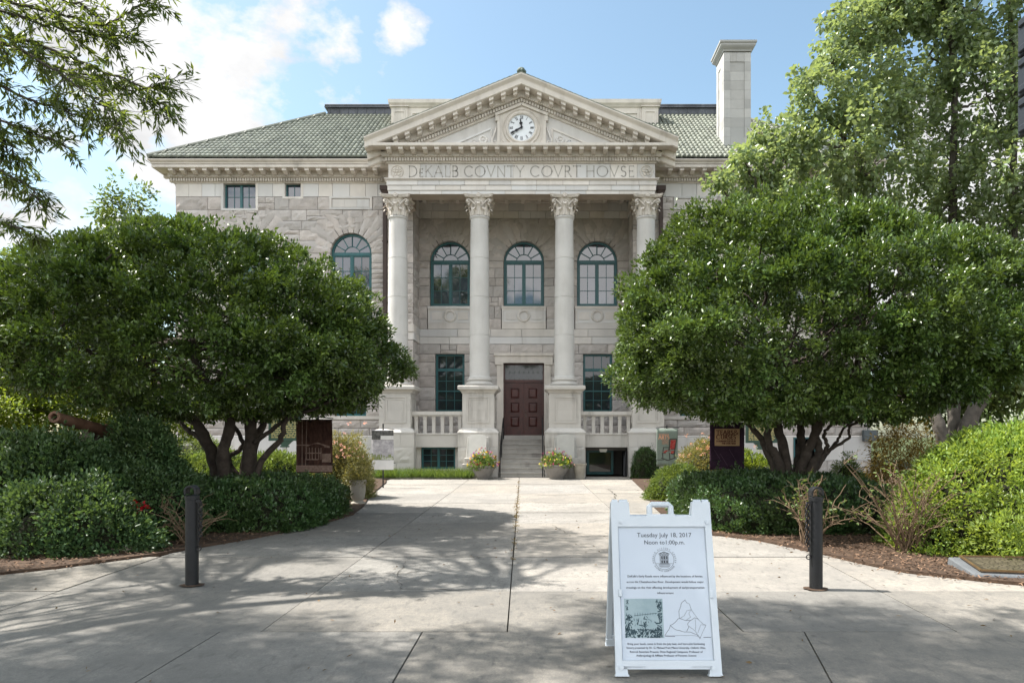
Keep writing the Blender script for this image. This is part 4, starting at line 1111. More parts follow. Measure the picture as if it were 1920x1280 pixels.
# ================================================================== VEGETATION
def unit(a): return a/np.maximum(1e-9,np.linalg.norm(a,axis=1,keepdims=True))
def leaf_mesh(name,pts,dirs,L,W,mat,parent,seed=0,fold=.18,six=False,droop=0.,jl=.35):
    """many small folded leaves: pts bases, dirs growing directions"""
    r=np.random.default_rng(seed); n=len(pts)
    d=unit(dirs); d[:,2]-=droop; d=unit(d)
    up=r.normal(size=(n,3))*.55; up[:,2]+=1.; 
    s=unit(np.cross(d,up)); nr=np.cross(s,d)
    ln=(L*(1+jl*r.uniform(-1,1,n)))[:,None]; w=(W*(1+.3*r.uniform(-1,1,n)))[:,None]
    if not six:
        v=np.stack([pts, pts+d*ln*.45+s*w*.5+nr*w*fold, pts+d*ln, pts+d*ln*.45-s*w*.5+nr*w*fold],1).reshape(-1,3)
        b=np.arange(n)[:,None]*4; t=np.concatenate([b+np.array([[0,1,2]]),b+np.array([[0,2,3]])],0)
    else:
        v=np.stack([pts, pts+d*ln*.30+s*w*.45+nr*w*fold, pts+d*ln*.68+s*w*.42+nr*w*fold-nr*ln*.04, pts+d*ln-nr*ln*.10,
                    pts+d*ln*.68-s*w*.42+nr*w*fold-nr*ln*.04, pts+d*ln*.30-s*w*.45+nr*w*fold],1).reshape(-1,3)
        b=np.arange(n)[:,None]*6; t=np.concatenate([b+np.array([[0,1,2]]),b+np.array([[0,2,3]]),b+np.array([[0,3,4]]),b+np.array([[0,4,5]])],0)
    return np_mesh(name,v,t,mat,parent)
def lump_fn(seed,n=26,amp=.16,k=14):
    r=np.random.default_rng(seed); D=unit(r.normal(size=(n,3))); A=r.uniform(-amp,amp,n)
    return lambda u: 1+ (A[None,:]*np.exp(k*(u@D.T-1))).sum(1)
def clump_cloud(centers,outs,nper,rad_,seed,updir=.25,spread=.9):
    r=np.random.default_rng(seed); n=len(centers)
    c=np.repeat(centers,nper,0); o=np.repeat(outs,nper,0)
    off=unit(r.normal(size=c.shape))*(r.uniform(0,1,len(c))**.5*rad_)[:,None]
    p=c+off; d=unit(off)*.5+o*.55+r.normal(size=c.shape)*spread*.5; d[:,2]+=updir
    return p,d
def dome_points(n,c,rx,ry,ru,rd,seed,lump=.16,shell=(.72,1.02),k=14,flat=1.0,zcut=None):
    """clump centres through the outer part of a lumpy dome"""
    r=np.random.default_rng(seed); u=unit(r.normal(size=(n,3))); f=lump_fn(seed+1,amp=lump,k=k)(u)
    q=r.uniform(0,1,n)**.45; rr=(shell[0]+(shell[1]-shell[0])*q)*f
    s=np.where(u[:,2]>0,ru,rd)
    if flat>1: rr=rr/np.where(u[:,2]<0,(np.abs(u)**flat).sum(1)**(1/flat),1.)
    p=u*rr[:,None]*np.stack([np.full(n,rx),np.full(n,ry),s],1)
    o=unit(u/np.stack([np.full(n,rx),np.full(n,ry),s],1))
    return p+np.array(c),o
def limb(m,pts,r0,r1,n=9,seed=0,wob=.04,sub=6):
    r=random.Random(seed); P=[Vector(p) for p in pts]; out=[]
    for i in range(len(P)-1):
        a=P[max(i-1,0)];b=P[i];c=P[i+1];d=P[min(i+2,len(P)-1)]
        for k in range(sub):
            t=k/sub; out.append(.5*((2*b)+(c-a)*t+(2*a-5*b+4*c-d)*t*t+(3*b-a-3*c+d)*t**3))
    out.append(P[-1]); N_=len(out)
    out=[p+Vector((r.uniform(-wob,wob),r.uniform(-wob,wob),r.uniform(-wob,wob)*.4)) if 0<i<N_-1 else p for i,p in enumerate(out)]
    m.tube(out,[(r0+(r1-r0)*(i/(N_-1))**.8)*r.uniform(.93,1.08) for i in range(N_)],n)
    return out
def W3(px,py,Y): return (X(px,Y),Y,Z(py,Y))
# ---- the two clipped hollies
def holly_tree(name,label,base,stems,cr,mat,seed,nclump,nper,L,W,extra=()):
    t=thing(name,(base[0],base[1],0),label,'tree','clipped umbrella trees either side of the walk')
    m=MB()
    for i,(pts,r0,r1) in enumerate(stems): limb(m,pts,r0*.86,r1*.86,10,seed+i,.02)
    # twigs rising through the crown
    r=random.Random(seed)
    c,rx,ry,ru,rd=cr
    for pts,r0,r1 in stems:
        e=Vector(pts[-1])
        for k in range(5):
            a=r.uniform(0,2*PI); q=Vector((c[0]+rx*.8*cos(a)*r.uniform(.4,1),c[1]+ry*.8*sin(a)*r.uniform(.4,1),c[2]+ru*r.uniform(-.1,.6)))
            limb(m,[e,e.lerp(q,.5)+Vector((0,0,-.15)),q],r1*.9,.012,6,seed+k*7,.05)
    m.build('trunk',bark_dark,t,smooth=True)
    # rounded puffs of foliage with darker gaps between them, over a looser inner fill
    pc,po=dome_points(int(nclump*.36),c,rx*.96,ry*.96,ru*.95,rd*.97,seed,.18,(.84,1.0),flat=3.2)
    rq_=np.random.default_rng(seed+4); P_=[];O_=[]
    for k in range(len(pc)):
        R=rq_.uniform(.14,.36); pp_,oo_=dome_points(5,pc[k],R,R,R*.62,R*.45,seed+50+k,.15,(.7,1.05)); P_.append(pp_); O_.append(oo_*.6+po[k]*.6)
    pf,of=dome_points(int(nclump*.3),c,rx*.8,ry*.8,ru*.8,rd*.85,seed+6,.1,(.55,1.0),flat=3.2)
    p=np.vstack(P_+[pf]); o=np.vstack(O_+[of])
    for (ec,er,eu,en) in extra:
        p2,o2=dome_points(en,ec,er,er,eu,eu*.8,seed+5,.15,(.3,1.0)); p=np.vstack([p,p2]); o=np.vstack([o,o2])
    if cr[0][0]<0:      # the underside of this crown rises towards its far end
        kk=p[:,2]>1.95+.32*np.maximum(0,-7.3-p[:,0]); p=p[kk]; o=o[kk]
    q,d=clump_cloud(p,o,nper,.13,seed+2)
    # long unclipped shoots standing out of the outline
    rr=np.random.default_rng(seed+9); idx=rr.choice(len(p),120)
    sp=[];sd=[]
    for i in idx:
        if o[i][2]<-.1: continue
        dr=o[i]*.7+np.array([0,0,.6])+rr.normal(size=3)*.3; dr/=np.linalg.norm(dr); Ls=rr.uniform(.25,.6)
        for k in range(16):
            sp.append(p[i]+dr*Ls*k/15+rr.normal(size=3)*.02); sd.append(dr*.5+rr.normal(size=3)*.6)
    q=np.vstack([q,np.array(sp)]); d=np.vstack([d,np.array(sd)])
    leaf_mesh('crown',q,d,L,W,mat,t,seed+3)
    return t
YL=13.0
b=lambda px,py,Y=YL: W3(px,py,Y)
stemsL=[([b(415,925),b(398,850),b(372,800),b(330,762),b(280,742),b(215,690,12.6)],.17,.05),
 ([b(425,925,12.8),b(418,850,12.8),b(432,800,12.8),b(415,760,12.8),b(385,715,12.6),b(350,640,12.4)],.16,.06),
 ([b(462,925,13.1),b(468,850,13.1),b(470,800,13.1),b(462,755,13.2),b(470,700,13.3),b(480,620,13.4)],.19,.07),
 ([b(470,925,13.3),b(476,840,13.3),b(492,795,13.4),b(500,750,13.5),b(520,700,13.8)],.12,.05),
 ([b(470,925,12.9),b(490,865,12.9),b(525,825,12.8),b(538,785,12.7),b(570,762,12.5),b(640,725,12.2)],.085,.03),
 ([b(478,830,13),b(500,812,12.9),b(545,782,12.8),b(600,762,12.6),b(680,720,12.4)],.06,.025),
 ([b(455,900,13.2),b(428,862,13.3),b(455,835,13.3),b(440,800,13.4),b(425,770,13.5),b(400,720,14.5)],.06,.04),
 ([b(395,850,13),b(372,820,13.2),b(345,800,13.4),b(335,770,14),b(280,700,14.6)],.07,.035),
 ([b(330,765,13),b(300,752,12.8),b(240,745,12.4),b(150,715,12),b(40,690,11.6)],.05,.02)]
holly_tree('holly_tree','broad clipped dark green tree on gnarled stems beside the sepia photo banner',b(440,925),stemsL,
  ((X(358,YL),YL,Z(650,YL)),3.55,3.0,2.2,1.28),holly,11,2250,42,.080,.043,
  extra=(((X(80,12.4),12.4,Z(590,12.4)),1.25,.8,120),((X(575,12.8),12.8,Z(672,12.8)),1.25,.85,400)))
stemsR=[([b(1465,925),b(1448,870),b(1428,825),b(1408,800),b(1392,780,12.9),b(1330,740,12.6)],.10,.04),
 ([b(1472,925,12.9),b(1458,860,12.9),b(1440,830,12.9),b(1438,790,12.9),b(1425,740,12.8)],.12,.05),
 ([b(1478,925,13),b(1470,850,13),b(1458,800,13),b(1450,760,13),b(1440,700,13.2)],.14,.06),
 ([b(1490,925,13.2),b(1500,850,13.2),b(1502,800,13.3),b(1500,750,13.4),b(1520,650,13.6)],.12,.05),
 ([b(1500,925,13),b(1505,870,12.9),b(1522,830,12.8),b(1540,790,12.7),b(1560,760,12.6),b(1610,700,12.4)],.15,.05),
 ([b(1505,925,12.9),b(1520,880,12.8),b(1535,845,12.8),b(1528,800,12.7),b(1530,750,12.5)],.13,.05),
 ([b(1530,880,12.8),b(1550,840,12.8),b(1545,815,12.8),b(1560,795,12.8),b(1590,785,12.8),b(1650,770,12.7)],.05,.025),
 ([b(1525,880,12.9),b(1560,840,13),b(1575,815,13),b(1590,795,13.1),b(1640,760,13.4)],.045,.02),
 ([b(1540,850,12.9),b(1570,835,12.7),b(1592,820,12.6),b(1595,800,12.5),b(1620,785,12.3),b(1700,745,12)],.04,.02)]
holly_tree('holly_tree','broad clipped glossy green tree on many stems beside the purple history banner',b(1490,925),stemsR,
  ((X(1522,YL),YL,Z(640,YL)),3.5,2.9,2.25,1.48),hollyR,31,2800,42,.080,.043,
  extra=(((X(1235,12.9),12.9,Z(715,12.9)),.90,.6,160),((X(1800,13),13,Z(690,13)),1.0,.6,130)))
# ---- hedges and shrubs
def superdome(n,c,rx,ry,h,seed,pw=2.6,lump=.08,shell=(.86,1.02),k=20):
    r=np.random.default_rng(seed); u=unit(r.normal(size=(n,3))); u[:,2]=np.abs(u[:,2])*np.where(r.uniform(size=n)<.9,1,-.05)
    u=unit(u); e=(np.abs(u)**pw).sum(1)**(1/pw); s=u/e[:,None]
    f=lump_fn(seed+1,30,lump,k)(u); q=shell[0]+(shell[1]-shell[0])*r.uniform(0,1,n)**.6
    p=s*(f*q)[:,None]*np.array([rx,ry,h]); p[:,2]=np.maximum(p[:,2],.02); o=unit(u/np.array([rx,ry,h]))
    return p+np.array(c),o
def core(c,rx,ry,h,seed,pw,parent,f=.86,name='stems'):  # solid mass added inside the leaves, inner shade in its colour; no stems modelled
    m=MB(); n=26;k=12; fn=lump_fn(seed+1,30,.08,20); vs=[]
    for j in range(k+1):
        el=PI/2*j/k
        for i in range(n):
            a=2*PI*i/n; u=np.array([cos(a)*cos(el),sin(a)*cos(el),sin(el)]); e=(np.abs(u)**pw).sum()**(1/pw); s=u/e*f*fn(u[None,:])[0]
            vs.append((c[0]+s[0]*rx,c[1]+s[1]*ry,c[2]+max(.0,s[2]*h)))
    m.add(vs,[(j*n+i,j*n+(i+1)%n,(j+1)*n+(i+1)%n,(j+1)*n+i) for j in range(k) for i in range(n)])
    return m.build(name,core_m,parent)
def shrub(name,label,cat,c,rx,ry,h,mat,nclump,nper,L,W,seed,pw=2.2,lump=.12,six=False,group=None,crad=.10,cf=.84,updir=.35,shell=(.86,1.04),z0=0.,docore=True,spread=.9,extra=()):
    t=thing(name,(c[0],c[1],0),label,cat,group)
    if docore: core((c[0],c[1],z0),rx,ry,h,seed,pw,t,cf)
    p,o=superdome(nclump,(c[0],c[1],z0),rx,ry,h,seed,pw,lump,shell)
    q,d=clump_cloud(p,o,nper,crad,seed+2,updir,spread)
    rr=np.random.default_rng(seed+8); sp=[];sd=[]
    for i in rr.choice(len(p),min(len(p),int(14+26*rx*ry))):
        if o[i][2]<.1: continue
        dr=o[i]*.5+np.array([0,0,.8])+rr.normal(size=3)*.35; dr/=np.linalg.norm(dr); Ls=rr.uniform(.10,.30)*min(1,h)*1.3
        for k in range(9): sp.append(p[i]+dr*Ls*k/8+rr.normal(size=3)*.012); sd.append(dr*.6+rr.normal(size=3)*.6)
    if sp: q=np.vstack([q,np.array(sp)]); d=np.vstack([d,np.array(sd)])
    q[:,2]=np.maximum(q[:,2],.03)
    leaf_mesh('foliage',q,d,L,W,mat,t,seed+3,six=six)
    return t
shrub('clipped_hedge','low clipped dark green hedge next to the stone vase and the sepia photo banner','hedge',(-5.55,12.95),1.66,1.78,.76,hedge_l,2600,16,.066,.036,41,pw=4.2,lump=.05,group='clipped hedges under the umbrella trees',crad=.075,cf=.93)
shrub('clipped_hedge','low clipped dark green hedge in front of the purple history banner','hedge',(4.35,13.0),1.72,2.05,.80,hedge_l,2600,16,.066,.036,43,pw=4.2,lump=.05,group='clipped hedges under the umbrella trees',crad=.075,cf=.93)
LG='shrubs massed in the left bed'
shrub('leafy_shrub','large dark leafy shrub under the muzzle of the cannon','shrub',(-7.6,10.5),1.5,1.3,1.52,rosel,2000,22,.062,.034,51,lump=.2,six=True,group=LG,crad=.13,cf=.8)
shrub('leafy_shrub','dark green shrub with red flowers at its foot, between cannon and clipped hedge','shrub',(-6.25,10.9),.95,1.1,1.22,rosel,1100,22,.058,.032,53,lump=.2,six=True,group=LG,crad=.13,cf=.8)
shrub('leafy_shrub','low pale leaved bush just behind the flat flagstone in the mulch','shrub',(-6.5,9.45),1.05,.62,.86,rosel,700,20,.055,.034,55,lump=.25,six=True,group=LG,crad=.13,cf=.7,shell=(.7,1.08))
shrub('leafy_shrub','dark shrub beyond the large one under the cannon muzzle, cut off by the picture edge','shrub',(-9.7,10.6),1.3,1.3,1.55,rosel,1200,20,.065,.035,57,lump=.2,six=True,group=LG,crad=.13,cf=.8)
shrub('leafy_shrub','dark shrub hiding the breech of the cannon, behind the largest shrub of the bed','shrub',(-6.45,11.25),.78,.5,1.66,rosel,800,22,.062,.034,58,lump=.2,six=True,group=LG,crad=.13,cf=.8)
AZ=shrub('azalea_bush','big clipped yellow green azalea mound in full sun behind the bronze plaque','shrub',(7.3,9.75),2.2,1.25,1.72,azalea,4200,15,.062,.028,61,pw=2.5,lump=.12,six=True,crad=.10,cf=.80)
shrub('azalea_bush','small leafy azalea sprig growing down to the ground behind the bronze plaque','shrub',(5.95,8.55),.62,.42,.75,azalea,170,14,.066,.028,63,pw=2,lump=.3,six=True,crad=.12,docore=False,shell=(.3,1.1))
# thorny half-bare rose bush
def twiggy(label,c,rx,h,n,seed,leafn,mat=limeleaf,L=.05):
    t=thing('bare_rose_bush',(c[0],c[1],0),label,'shrub')
    m=MB(); r=random.Random(seed); lp=[];ld=[]
    for i in range(n):
        a=r.uniform(0,2*PI); R=rx*r.uniform(.2,1.05); e=Vector((c[0]+R*cos(a),c[1]+R*.75*sin(a),h*r.uniform(.35,1.05)))
        bs=Vector((c[0]+r.uniform(-.12,.12),c[1]+r.uniform(-.12,.12),0)); mid=bs.lerp(e,.5)+Vector((r.uniform(-.08,.08),r.uniform(-.08,.08),.12))
        P=limb(m,[bs,mid,e],.010,.004,5,seed+i,.015,4)
        for k in range(3):
            s=P[r.randint(3,len(P)-1)]; q=s+Vector((r.uniform(-.25,.25),r.uniform(-.25,.25),r.uniform(-.05,.28))); limb(m,[s,s.lerp(q,.5)+Vector((0,0,.03)),q],.0045,.002,4,seed+i*9+k,.012,3)
            if r.random()<leafn:
                for z in range(r.randint(2,6)): 
                    f=s.lerp(q,r.uniform(.3,1)); lp.append(tuple(f)); ld.append((r.gauss(0,1),r.gauss(0,1),r.gauss(.3,.6)))
    m.build('stems',twig_m,t); leaf_mesh('foliage',np.array(lp),np.array(ld),L,L*.62,mat,t,seed,six=True)
twiggy('largest half-bare thorny bush with brown stems, in front of the sunlit azalea mound',(4.95,9.35),1.0,1.15,70,71,.42)
twiggy('half-bare bush with pale leaves close behind the sunlit bollard',(3.9,9.95),.7,1.0,34,73,.6)

twiggy('small half-bare bush behind the shaded bollard near the red flowers',(-5.1,10.0),.55,.6,26,77,.3,rosel)
shrub('low_bush','small light green conifer bush between tree stems and grey utility box','shrub',(X(1592,15),15.),.42,.4,1.05,limeleaf,260,20,.05,.02,81,crad=.09)
shrub('laceleaf_maple','golden brown laceleaf maple drooping behind the sunlit azalea mound','tree',(X(1690,15.5),15.5),.75,.7,1.95,goldl,600,24,.08,.022,83,crad=.17,lump=.3,updir=-.5,docore=False,shell=(.35,1.1))
shrub('border_shrub','bright green mounded shrub at the walk edge in front of the arts banner','shrub',(3.35,17.2),.72,.75,.80,limeleaf,800,20,.06,.026,85,crad=.10,lump=.15)
t=shrub('border_shrub','pink-flowered straggly shrub below the arts banner','shrub',(4.5,18.6),.78,.8,1.45,lant,900,20,.065,.026,87,crad=.13,lump=.25,shell=(.75,1.08))
shrub('round_bush','dark green ball-shaped bush between the areaway and the arts banner','shrub',(X(1210,25.5),25.5),.47,.45,1.05,hedge_l,560,18,.05,.028,89,pw=2.8,crad=.07,cf=.92,lump=.04)
shrub('border_shrub','pale green butterfly bush with pink blooms behind the stone vase','shrub',(X(645,17.6),17.6),.60,.75,1.36,lant,1000,20,.085,.020,91,crad=.14,lump=.25,shell=(.72,1.1),spread=1.2)
shrub('border_shrub','light green low shrub at the post of the marker behind the sepia banner','shrub',(X(520,20),20.),1.25,.8,1.05,limeleaf,900,18,.08,.036,93,crad=.12,lump=.18)
shrub('border_shrub','light green low shrub seen through the gnarled stems of the shaded tree','shrub',(X(400,20.5),20.5),1.3,.8,1.0,limeleaf,900,18,.08,.036,95,crad=.12,lump=.18)
shrub('border_shrub','grey green wiry shrub against the courthouse wall behind the shaded tree','shrub',(X(365,23.5),23.5),1.3,.8,1.5,farl,700,18,.075,.026,96,crad=.14,lump=.2)
shrub('border_shrub','yellow green shrub between the purple history banner and the tree stems','shrub',(X(1408,19),19.),.7,.6,1.05,yellowleaf,420,18,.07,.034,97,crad=.11,lump=.18)
# flowers growing in pots
def bouquet(name,label,xc,yc,z,R,h,seed,cols):
    t=thing(name,(xc,yc,z),label,'flowers','flower displays in the bowls'); r=np.random.default_rng(seed)
    p,o=dome_points(240,(xc,yc,z),R,R,h,.12,seed,.2,(.2,1.0)); q,d=clump_cloud(p,o,14,.07,seed,.3); leaf_mesh('foliage',q,d,.07,.035,limeleaf,t,seed,six=True)
    for k,(nm,col,n) in enumerate(cols):
        a,ob=dome_points(n,(xc,yc,z+.02),R*1.05,R*1.05,h*1.15,.05,seed+20+k,.2,(.85,1.08))
        if k==0: a[:,2]+=.06
        qq,dd=clump_cloud(a,ob,9,.025,seed+k,.1,1.3); leaf_mesh('blossoms',qq,dd,.034,.026,leafmat(nm,col,[min(1,c*1.25) for c in col],.5,.3,.3),t,seed+k)
    return t
bouquet('mixed_flowers','yellow, red and violet flowers spilling over their stone bowl',X(906,25.15),25.15,.5,.52,.48,101,[('dark_red_petal',(.28,.03,.05),34),('yellow_petal',(.75,.50,.05),36),('violet_petal',(.42,.07,.42),26)])
bouquet('mixed_flowers','pink and yellow-green flowers in the bowl next to the small stone pot',X(1043,25.15),25.15,.52,.56,.42,103,[('magenta_petal',(.42,.04,.17),36),('lime_petal',(.55,.55,.07),40),('pale_petal',(.7,.45,.45),14)])
def blooms(name,label,pts,col,seed,sz=.05,spread=.05,per=8):
    p=np.array(pts); q,d=clump_cloud(p,unit(np.random.default_rng(seed).normal(size=p.shape)),per,spread,seed,.3,1.3)
    t=thing(name,tuple(p.mean(0)*[1,1,0]),label,'flowers'); leaf_mesh('blossoms',q,d,sz,sz*.7,leafmat(name+'_petal',col,[min(1,c*1.4) for c in col],.5,.3,.3),t,seed)
r=np.random.default_rng(4)
blooms('red_flowers','bright red flowers low in the shade of the shrubs',[W3(265+r.normal()*7,945+r.normal()*6,9.95) for _ in range(7)],(.34,.01,.012),5,.06,.03)
blooms('pink_blossom','pink blossoms over the shrub below the arts banner',[(4.5+r.normal()*.42,17.95+r.normal()*.15,1.0+abs(r.normal())*.3) for _ in range(36)],(.6,.32,.28),6,.035,.04,10)
blooms('pink_blossom','pink blossoms on the butterfly bush behind the stone vase',[(X(648,17.6)+r.normal()*.34,17.0+r.normal()*.2,1.05+abs(r.normal())*.28) for _ in range(30)],(.62,.34,.36),7,.035,.04,10)
# strip of grassy border plants in front of the left basement window
rb=np.random.default_rng(12); n=5200
x=rb.uniform(X(700,25.3),X(884,25.3),n); y=rb.uniform(25.0,25.9,n)
k=y<26.5; pts=np.stack([x,y,np.full(n,.03)],1); d=np.stack([rb.normal(size=n)*.55,rb.normal(size=n)*.55-.2,np.ones(n)*.9],1)
o=leaf_mesh('border_grass',pts,d,.34,.018,blade_m,None,3,fold=.05); tag(o,'strip of green grassy border plants below the basement window','border plants',kind='stuff')
# ---- trees
def lobed_tree(name,label,base,trunks,lobes,mat,seed,L,W,nper,crad,dens,bark,group=None,cat='tree',droop=.2,updir=.0,shell=(.25,1.0),lump=.25,rot=1.0,keep=None,six=True,fold=.18):
    t=thing(name,(base[0],base[1],0),label,cat,group); m=MB()
    for i,(pts,r0,r1) in enumerate(trunks): limb(m,pts,r0,r1,9,seed+i,.03)
    r=random.Random(seed); P=[];O=[]
    for i,(c,R) in enumerate(lobes):
        R3=R if hasattr(R,'__len__') else (R,R,R)
        n=max(6,int(dens*(R3[0]*R3[1]*R3[2])**(2/3)))
        p,o=dome_points(n,c,R3[0],R3[1],R3[2],R3[2]*.8,seed+i,lump,shell,k=6); P.append(p);O.append(o)
        # limb to each lobe and twigs inside it
        best=min((Vector(q) for tr in trunks for q in tr[0][1:]),key=lambda q:(q-Vector(c)).length)
        limb(m,[best,best.lerp(Vector(c),.5)+Vector((0,0,-.1)),Vector(c)],.05,.02,6,seed+i,.06)
        for k in range(5): 
            e=p[r.randrange(len(p))]; limb(m,[Vector(c),Vector(c).lerp(Vector(e),.5)+Vector((0,0,.06)),Vector(e)],.018,.005,5,seed+i+k,.04,4)
    P=np.vstack(P);O=np.vstack(O)
    if keep is not None:
        kk=keep(P); P=P[kk];O=O[kk]
    m.build('trunk',bark,t,smooth=True)
    q,d=clump_cloud(P,O,nper,crad,seed+2,updir,1.1)
    leaf_mesh('crown',q,d,L,W,mat,t,seed+3,six=six,droop=droop,fold=fold)
    return t
YM=18.
def lb(px,py,rpx,Y=YM,dy=0): Y=Y+dy; return ((X(px,Y),Y,Z(py,Y)),rpx*Y/F)
ml=[lb(1390,428,56,17.2),lb(1405,350,60,17.5),lb(1470,300,66,17.5),lb(1470,400,80,17.2),lb(1540,200,66,17.6),lb(1555,290,85,17.5),lb(1560,120,42,17.8),lb(1640,190,95,18.3),lb(1640,60,66,18.4),lb(1640,310,95,18.6),
 lb(1740,110,105,18.8),lb(1720,-60,100,18.6),lb(1830,20,110,18.4),lb(1850,180,110,18.2),lb(1900,320,95,17.6),lb(1780,300,90,19.3),lb(1600,400,85,18.6),lb(1720,420,80,19.4),lb(1850,440,90,18.6),lb(1920,520,80,17.8),
 lb(1800,560,75,19.4),lb(1890,640,70,18.8),lb(1820,-140,130,18.5),lb(1700,-190,110,18.8),lb(2000,100,130,18),lb(2000,380,130,18),lb(1960,640,100,18),lb(1900,-260,130,18.2),lb(1500,250,42,17.4),lb(1420,250,30,17.4),lb(1345,350,26,17.2),lb(1600,60,60,18.2),lb(1560,20,26,18.2),lb(1690,0,80,18.4),lb(1510,150,30,17.6),lb(1400,300,36,17.3)]
mt_=[([W3(1775,885,18),W3(1762,800,18),W3(1735,740,18.2),W3(1700,560,18.4),W3(1660,420,18.4),W3(1600,280,18.2)],.20,.05),
     ([W3(1790,890,18),W3(1820,780,17.9),W3(1865,700,17.8),W3(1890,560,18),W3(1900,400,18.1),W3(1900,150,18.1),W3(1880,-200,18.2)],.24,.05),
     ([W3(1785,890,18.2),W3(1790,780,18.4),W3(1790,560,18.8),W3(1785,380,18.8),W3(1790,200,18.6),W3(1775,0,18.5),W3(1760,-160,18.4)],.2,.04),
     ([W3(1790,700,18.6),W3(1740,560,18.6),W3(1660,440,18.2),W3(1540,420,17.6),W3(1440,400,17.4)],.10,.03)]
lobed_tree('maple_tree','tall loose silvery green maple rising behind the sunlit clipped tree',(W3(1785,890,18)[0],18.),mt_,ml,maplel,121,.13,.095,27,.24,52,bark_grey,droop=.35,six=True)
# willow oak whose boughs hang into the picture top left; its crown out of frame shades the pavement
OB=(-8.6,5.2)
def keepf(P):
    px=CX+P[:,0]*F/np.maximum(.1,P[:,1]); py=CY-(P[:,2]-H)*F/np.maximum(.1,P[:,1])
    inside=(P[:,1]>.5)&(px>-40)&(px<1960)&(py>-45)&(py<1280)
    return ~inside
rk=np.random.default_rng(21)
ol=[]
for k in range(66):
    x=rk.uniform(-13.5,-6.6); y=rk.uniform(3.5,12.6); z=rk.uniform(9.4,12.6)
    if x>-10.5 and 6.3<y<9.4: continue
    ol.append(((x,y,z),(rk.uniform(.55,1.0),rk.uniform(.55,1.0),rk.uniform(.35,.6))))
for k in range(98):
    x=-13+12.6*rk.uniform(0,1)**.85; y=rk.uniform(-6.5,7.0)-.12*max(0,x+6); z=rk.uniform(8.0,11.2)-.12*max(0,x+4)
    ol.append(((x,y,z),(rk.uniform(.55,1.0),rk.uniform(.55,1.0),rk.uniform(.35,.6))))
for k in range(12):
    a=rk.uniform(0,2*PI); R=4*rk.uniform(.1,1)**.5; ol.append(((-7.5+R*cos(a),4.5+R*sin(a),rk.uniform(11.5,15)),(1.5,1.5,1.1)))
ot=[([(-8.6,5.2,0),(-8.5,5.2,3),(-8.3,5.1,6),(-7.8,5,9),(-7.2,4.8,12.5)],.42,.12),
    ([(-8.4,5.2,5),(-6.5,5.0,7.2),(-4,4.6,8.6),(-1.5,4,9.0)],.2,.05),([(-8.4,5.2,6),(-6.5,3.4,8.2),(-4.5,2,9.3)],.18,.05),([(-8.4,5.2,5.5),(-8,7,7.6),(-6,8,8.8)],.16,.05),([(-8.3,5.2,7),(-10,4,9),(-11,3,10)],.15,.05)]
OT=lobed_tree('willow_oak','willow oak whose narrow-leaved boughs hang into the sky above the roof corner',OB,ot,ol,oakl,131,.13,.036,34,.24,62,bark_grey,droop=.25,keep=keepf,six=False,shell=(.15,1.0),fold=.1)
# boughs in view
m=MB(); lp=[];ld=[]; rr=random.Random(5)
def bough(pts,Y,dens,tw,r0=.03):
    P3=[Vector(W3(px,py,Y+dy)) for px,py,dy in pts]
    z0=P3[0].z; P3=[Vector((-8.45,5.2,min(7.2,max(3.2,z0-.4)))),Vector((-8.1,6.3,z0))]+P3
    m_=limb(m,P3,r0*1.05,.006,6,rr.randint(0,999),.03,6)
    for i,p in enumerate(m_):
        if i<9: continue
        for k in range(dens):
            d=(m_[min(i+1,len(m_)-1)]-m_[i-1]).normalized(); q=Vector((rr.gauss(0,1),rr.gauss(0,.9),rr.gauss(-.15,.8))); q=(d*.9+q*.75).normalized()
            Lt=tw*rr.uniform(.5,1.2); e=p+q*Lt+Vector((0,0,-.12*Lt)); limb(m,[p,p.lerp(e,.5)+Vector((0,0,.02)),e],.006,.002,4,rr.randint(0,999),.01,3)
            nn=int(30*Lt/.5)
            for z in range(nn):
                f=rr.uniform(.15,1.05); c=p.lerp(e,f); lp.append((c.x+rr.gauss(0,.015),c.y+rr.gauss(0,.015),c.z+rr.gauss(0,.015))); ld.append((q.x*.8+rr.gauss(0,.55),q.y*.8+rr.gauss(0,.55),q.z*.5+rr.gauss(-.25,.45)))
for pts,dn,tw in [
 ([(-160,30,0),(-30,62,0),(60,80,0),(130,110,.1),(210,140,.2),(280,165,.3),(315,150,.3)],3,.36),
 ([(-160,60,0),(-20,75,0),(70,110,-.1),(140,160,-.2),(200,205,-.2),(228,250,-.2)],3,.36),
 ([(-120,-30,.3),(20,5,.3),(110,25,.4),(190,45,.5),(260,10,.5),(285,-20,.5)],3,.36),
 ([(-100,-20,.3),(60,40,.3),(150,60,.4),(240,70,.5)],3,.34),
 ([(-140,110,0),(-20,150,0),(50,185,0),(100,200,.1),(160,222,.1),(180,225,.1)],3,.30),
 ([(-140,190,.1),(-20,220,.1),(40,240,.1),(90,258,.1),(118,270,.1)],3,.26),
 ([(-130,280,0),(-30,305,0),(20,330,0),(55,350,0),(75,375,0)],3,.26),
 ([(-130,225,.3),(-30,240,.3),(10,265,.3),(30,290,.3)],3,.28),
 ([(-130,395,.2),(-40,410,.2),(10,420,.2),(50,435,.2),(70,450,.2)],2,.2),
 ([(-100,60,.5),(30,90,.5),(110,130,.6),(200,150,.6),(270,185,.6),(310,195,.6)],3,.34),
 ([(-100,-60,.8),(80,-10,.8),(170,20,.8),(210,75,.8)],3,.36)]:
    bough(pts,7.6,2,tw*.95)
br=m.build('bough',bark_grey,OT,smooth=True)
leaf_mesh('bough_leaves',np.array(lp),np.array(ld),.115,.024,oakl,OT,7,droop=.15,fold=.1)
